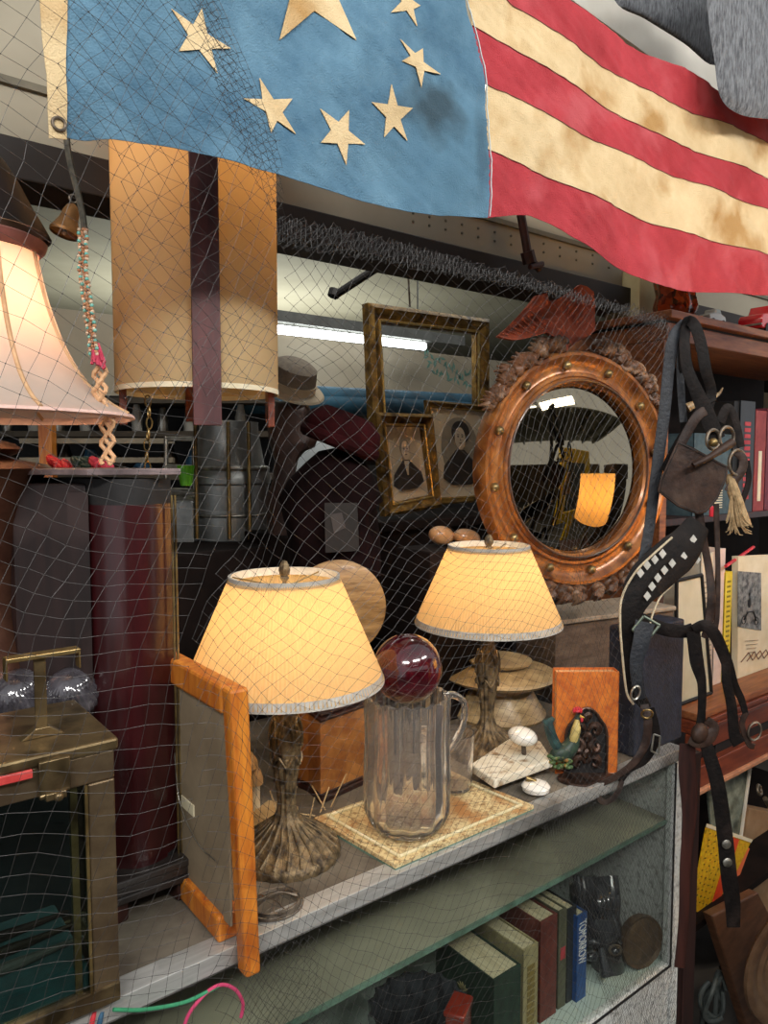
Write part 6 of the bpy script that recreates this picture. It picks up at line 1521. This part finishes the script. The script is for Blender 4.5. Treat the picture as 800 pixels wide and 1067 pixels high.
b = B(); lathe(b, [(0, 0), (.09, 0), (.08, .02), (.02, .05), (.03, .2), (.012, .4), (0, .4)], 24); part('base', b, lampmetal, t)
b = B(); ball(b, (0, 0, .5), .03); part('bulb', b, emis('warm_bulb', '#ffd9a0', 6), t)
light_point((0, 0, .56), 9, (1.0, .62, .26), .03, t)
for x, y, lb in ((-2.2, -2.6, 'added dark stall cabinet across the aisle, left one'), (1.6, -3.4, 'added dark stall cabinet across the aisle, right one'), (3.9, -.9, 'added dark stall cabinet along the aisle, nearest the bookcase'), (3.3, -3.6, 'added dark stall cabinet behind the yellow board')):
    b = B(); box(b, (x, y, .8+ZG), (.9, .5, 1.6)); box(b, (x, y, 1.45), (1.0, .55, .3)); box(b, (x, y+.255, 1.1), (.8, .02, .5)); box(b, (x, y+.255, .45), (.8, .02, .5)); solo('added_aisle_cabinet', b, mat('hall_cabinet', '#3a2c22', '#4f3e30', .5, scale=5), lb, 'cabinet', smooth=False, bev=.01)  # cabinets added to darken what the convex mirror reflects
b = B(); box2(b, (-3, -5.9, 3.25), (6.9, -1.9, 3.3))
for k in range(9): box2(b, (-2.6+k*1.1, -5.9, 3.1), (-2.5+k*1.1, -1.9, 3.25))
struct('ceiling_hall', b, mat('olive_hall_roof', '#5a5848', '#6c6a58', .8, scale=2), smooth=False)
hallwhite = emis('added_hall_tube', '#f2f5f5', 12)
for k, (x, y) in enumerate(((-1.4, -1.5), (.9, -1.5), (-.2, -3.6))):  # unseen hall lights, added as fittings for the lighting from the front
    t = thing('added_hall_light', ['left', 'right', 'far'][k]+' added hall fluorescent light, unseen behind the viewer', 'light', (x, y, 3.1))
    b = B(); box(b, (0, 0, .05), (1.5, .2, .06)); part('housing', b, MC['grey_housing'], t, smooth=False)
    b = B(); tube(b, [(-.7, 0, 0), (.7, 0, 0)], .02, 10); part('tube', b, hallwhite, t)
def area(loc, tgt, e, sx, sy, col=(1, 1, 1)):  # unseen fill lights, added to brighten the stall
    d = bpy.data.lights.new('fill_light', 'AREA'); d.shape = 'RECTANGLE'; d.size = sx; d.size_y = sy; d.energy = e; d.color = col
    o = bpy.data.objects.new('fill_light', d); C.objects.link(o); o.location = loc; o.rotation_euler = (V(tgt)-V(loc)).to_track_quat('-Z', 'Y').to_euler(); return o
area((-1.2, -1.0, 3.0), (.5, .9, 1.1), 46, 1.1, .18, (1, .97, .93))  # added fill from above and behind the camera
area((.6, -1.5, 3.0), (.9, .9, 1.1), 34, 1.1, .18, (1, .97, .93))
area((2.2, -1.2, 3.0), (1.5, 1.0, 1.1), 24, 1.0, .18, (1, .97, .93))
area((1.25, 1.5, 2.45), (1.6, 1.9, 1.5), 5, .6, .12, (1, .96, .9))  # added fill to brighten the portraits
area((1.6, 2.3, 2.5), (1.6, 2.9, 1.3), 5, 2.5, .3, (.95, 1, 1))  # added fill for the far partition
area((2.2, 4.3, 1.7), (2.2, 4.4, 2.6), 30, 1.6, .6, (.95, 1, .95))  # added uplight for the inner ceiling

w = bpy.data.worlds.new('world'); bpy.context.scene.world = w; w.use_nodes = True
w.node_tree.nodes['Background'].inputs[0].default_value = (.95, .97, 1, 1); w.node_tree.nodes['Background'].inputs[1].default_value = .6
sc_ = bpy.context.scene
sc_.view_settings.view_transform = 'Standard'; sc_.view_settings.look = 'None'; sc_.view_settings.gamma = 1; sc_.view_settings.exposure = .3
sc_.view_settings.use_curve_mapping = False
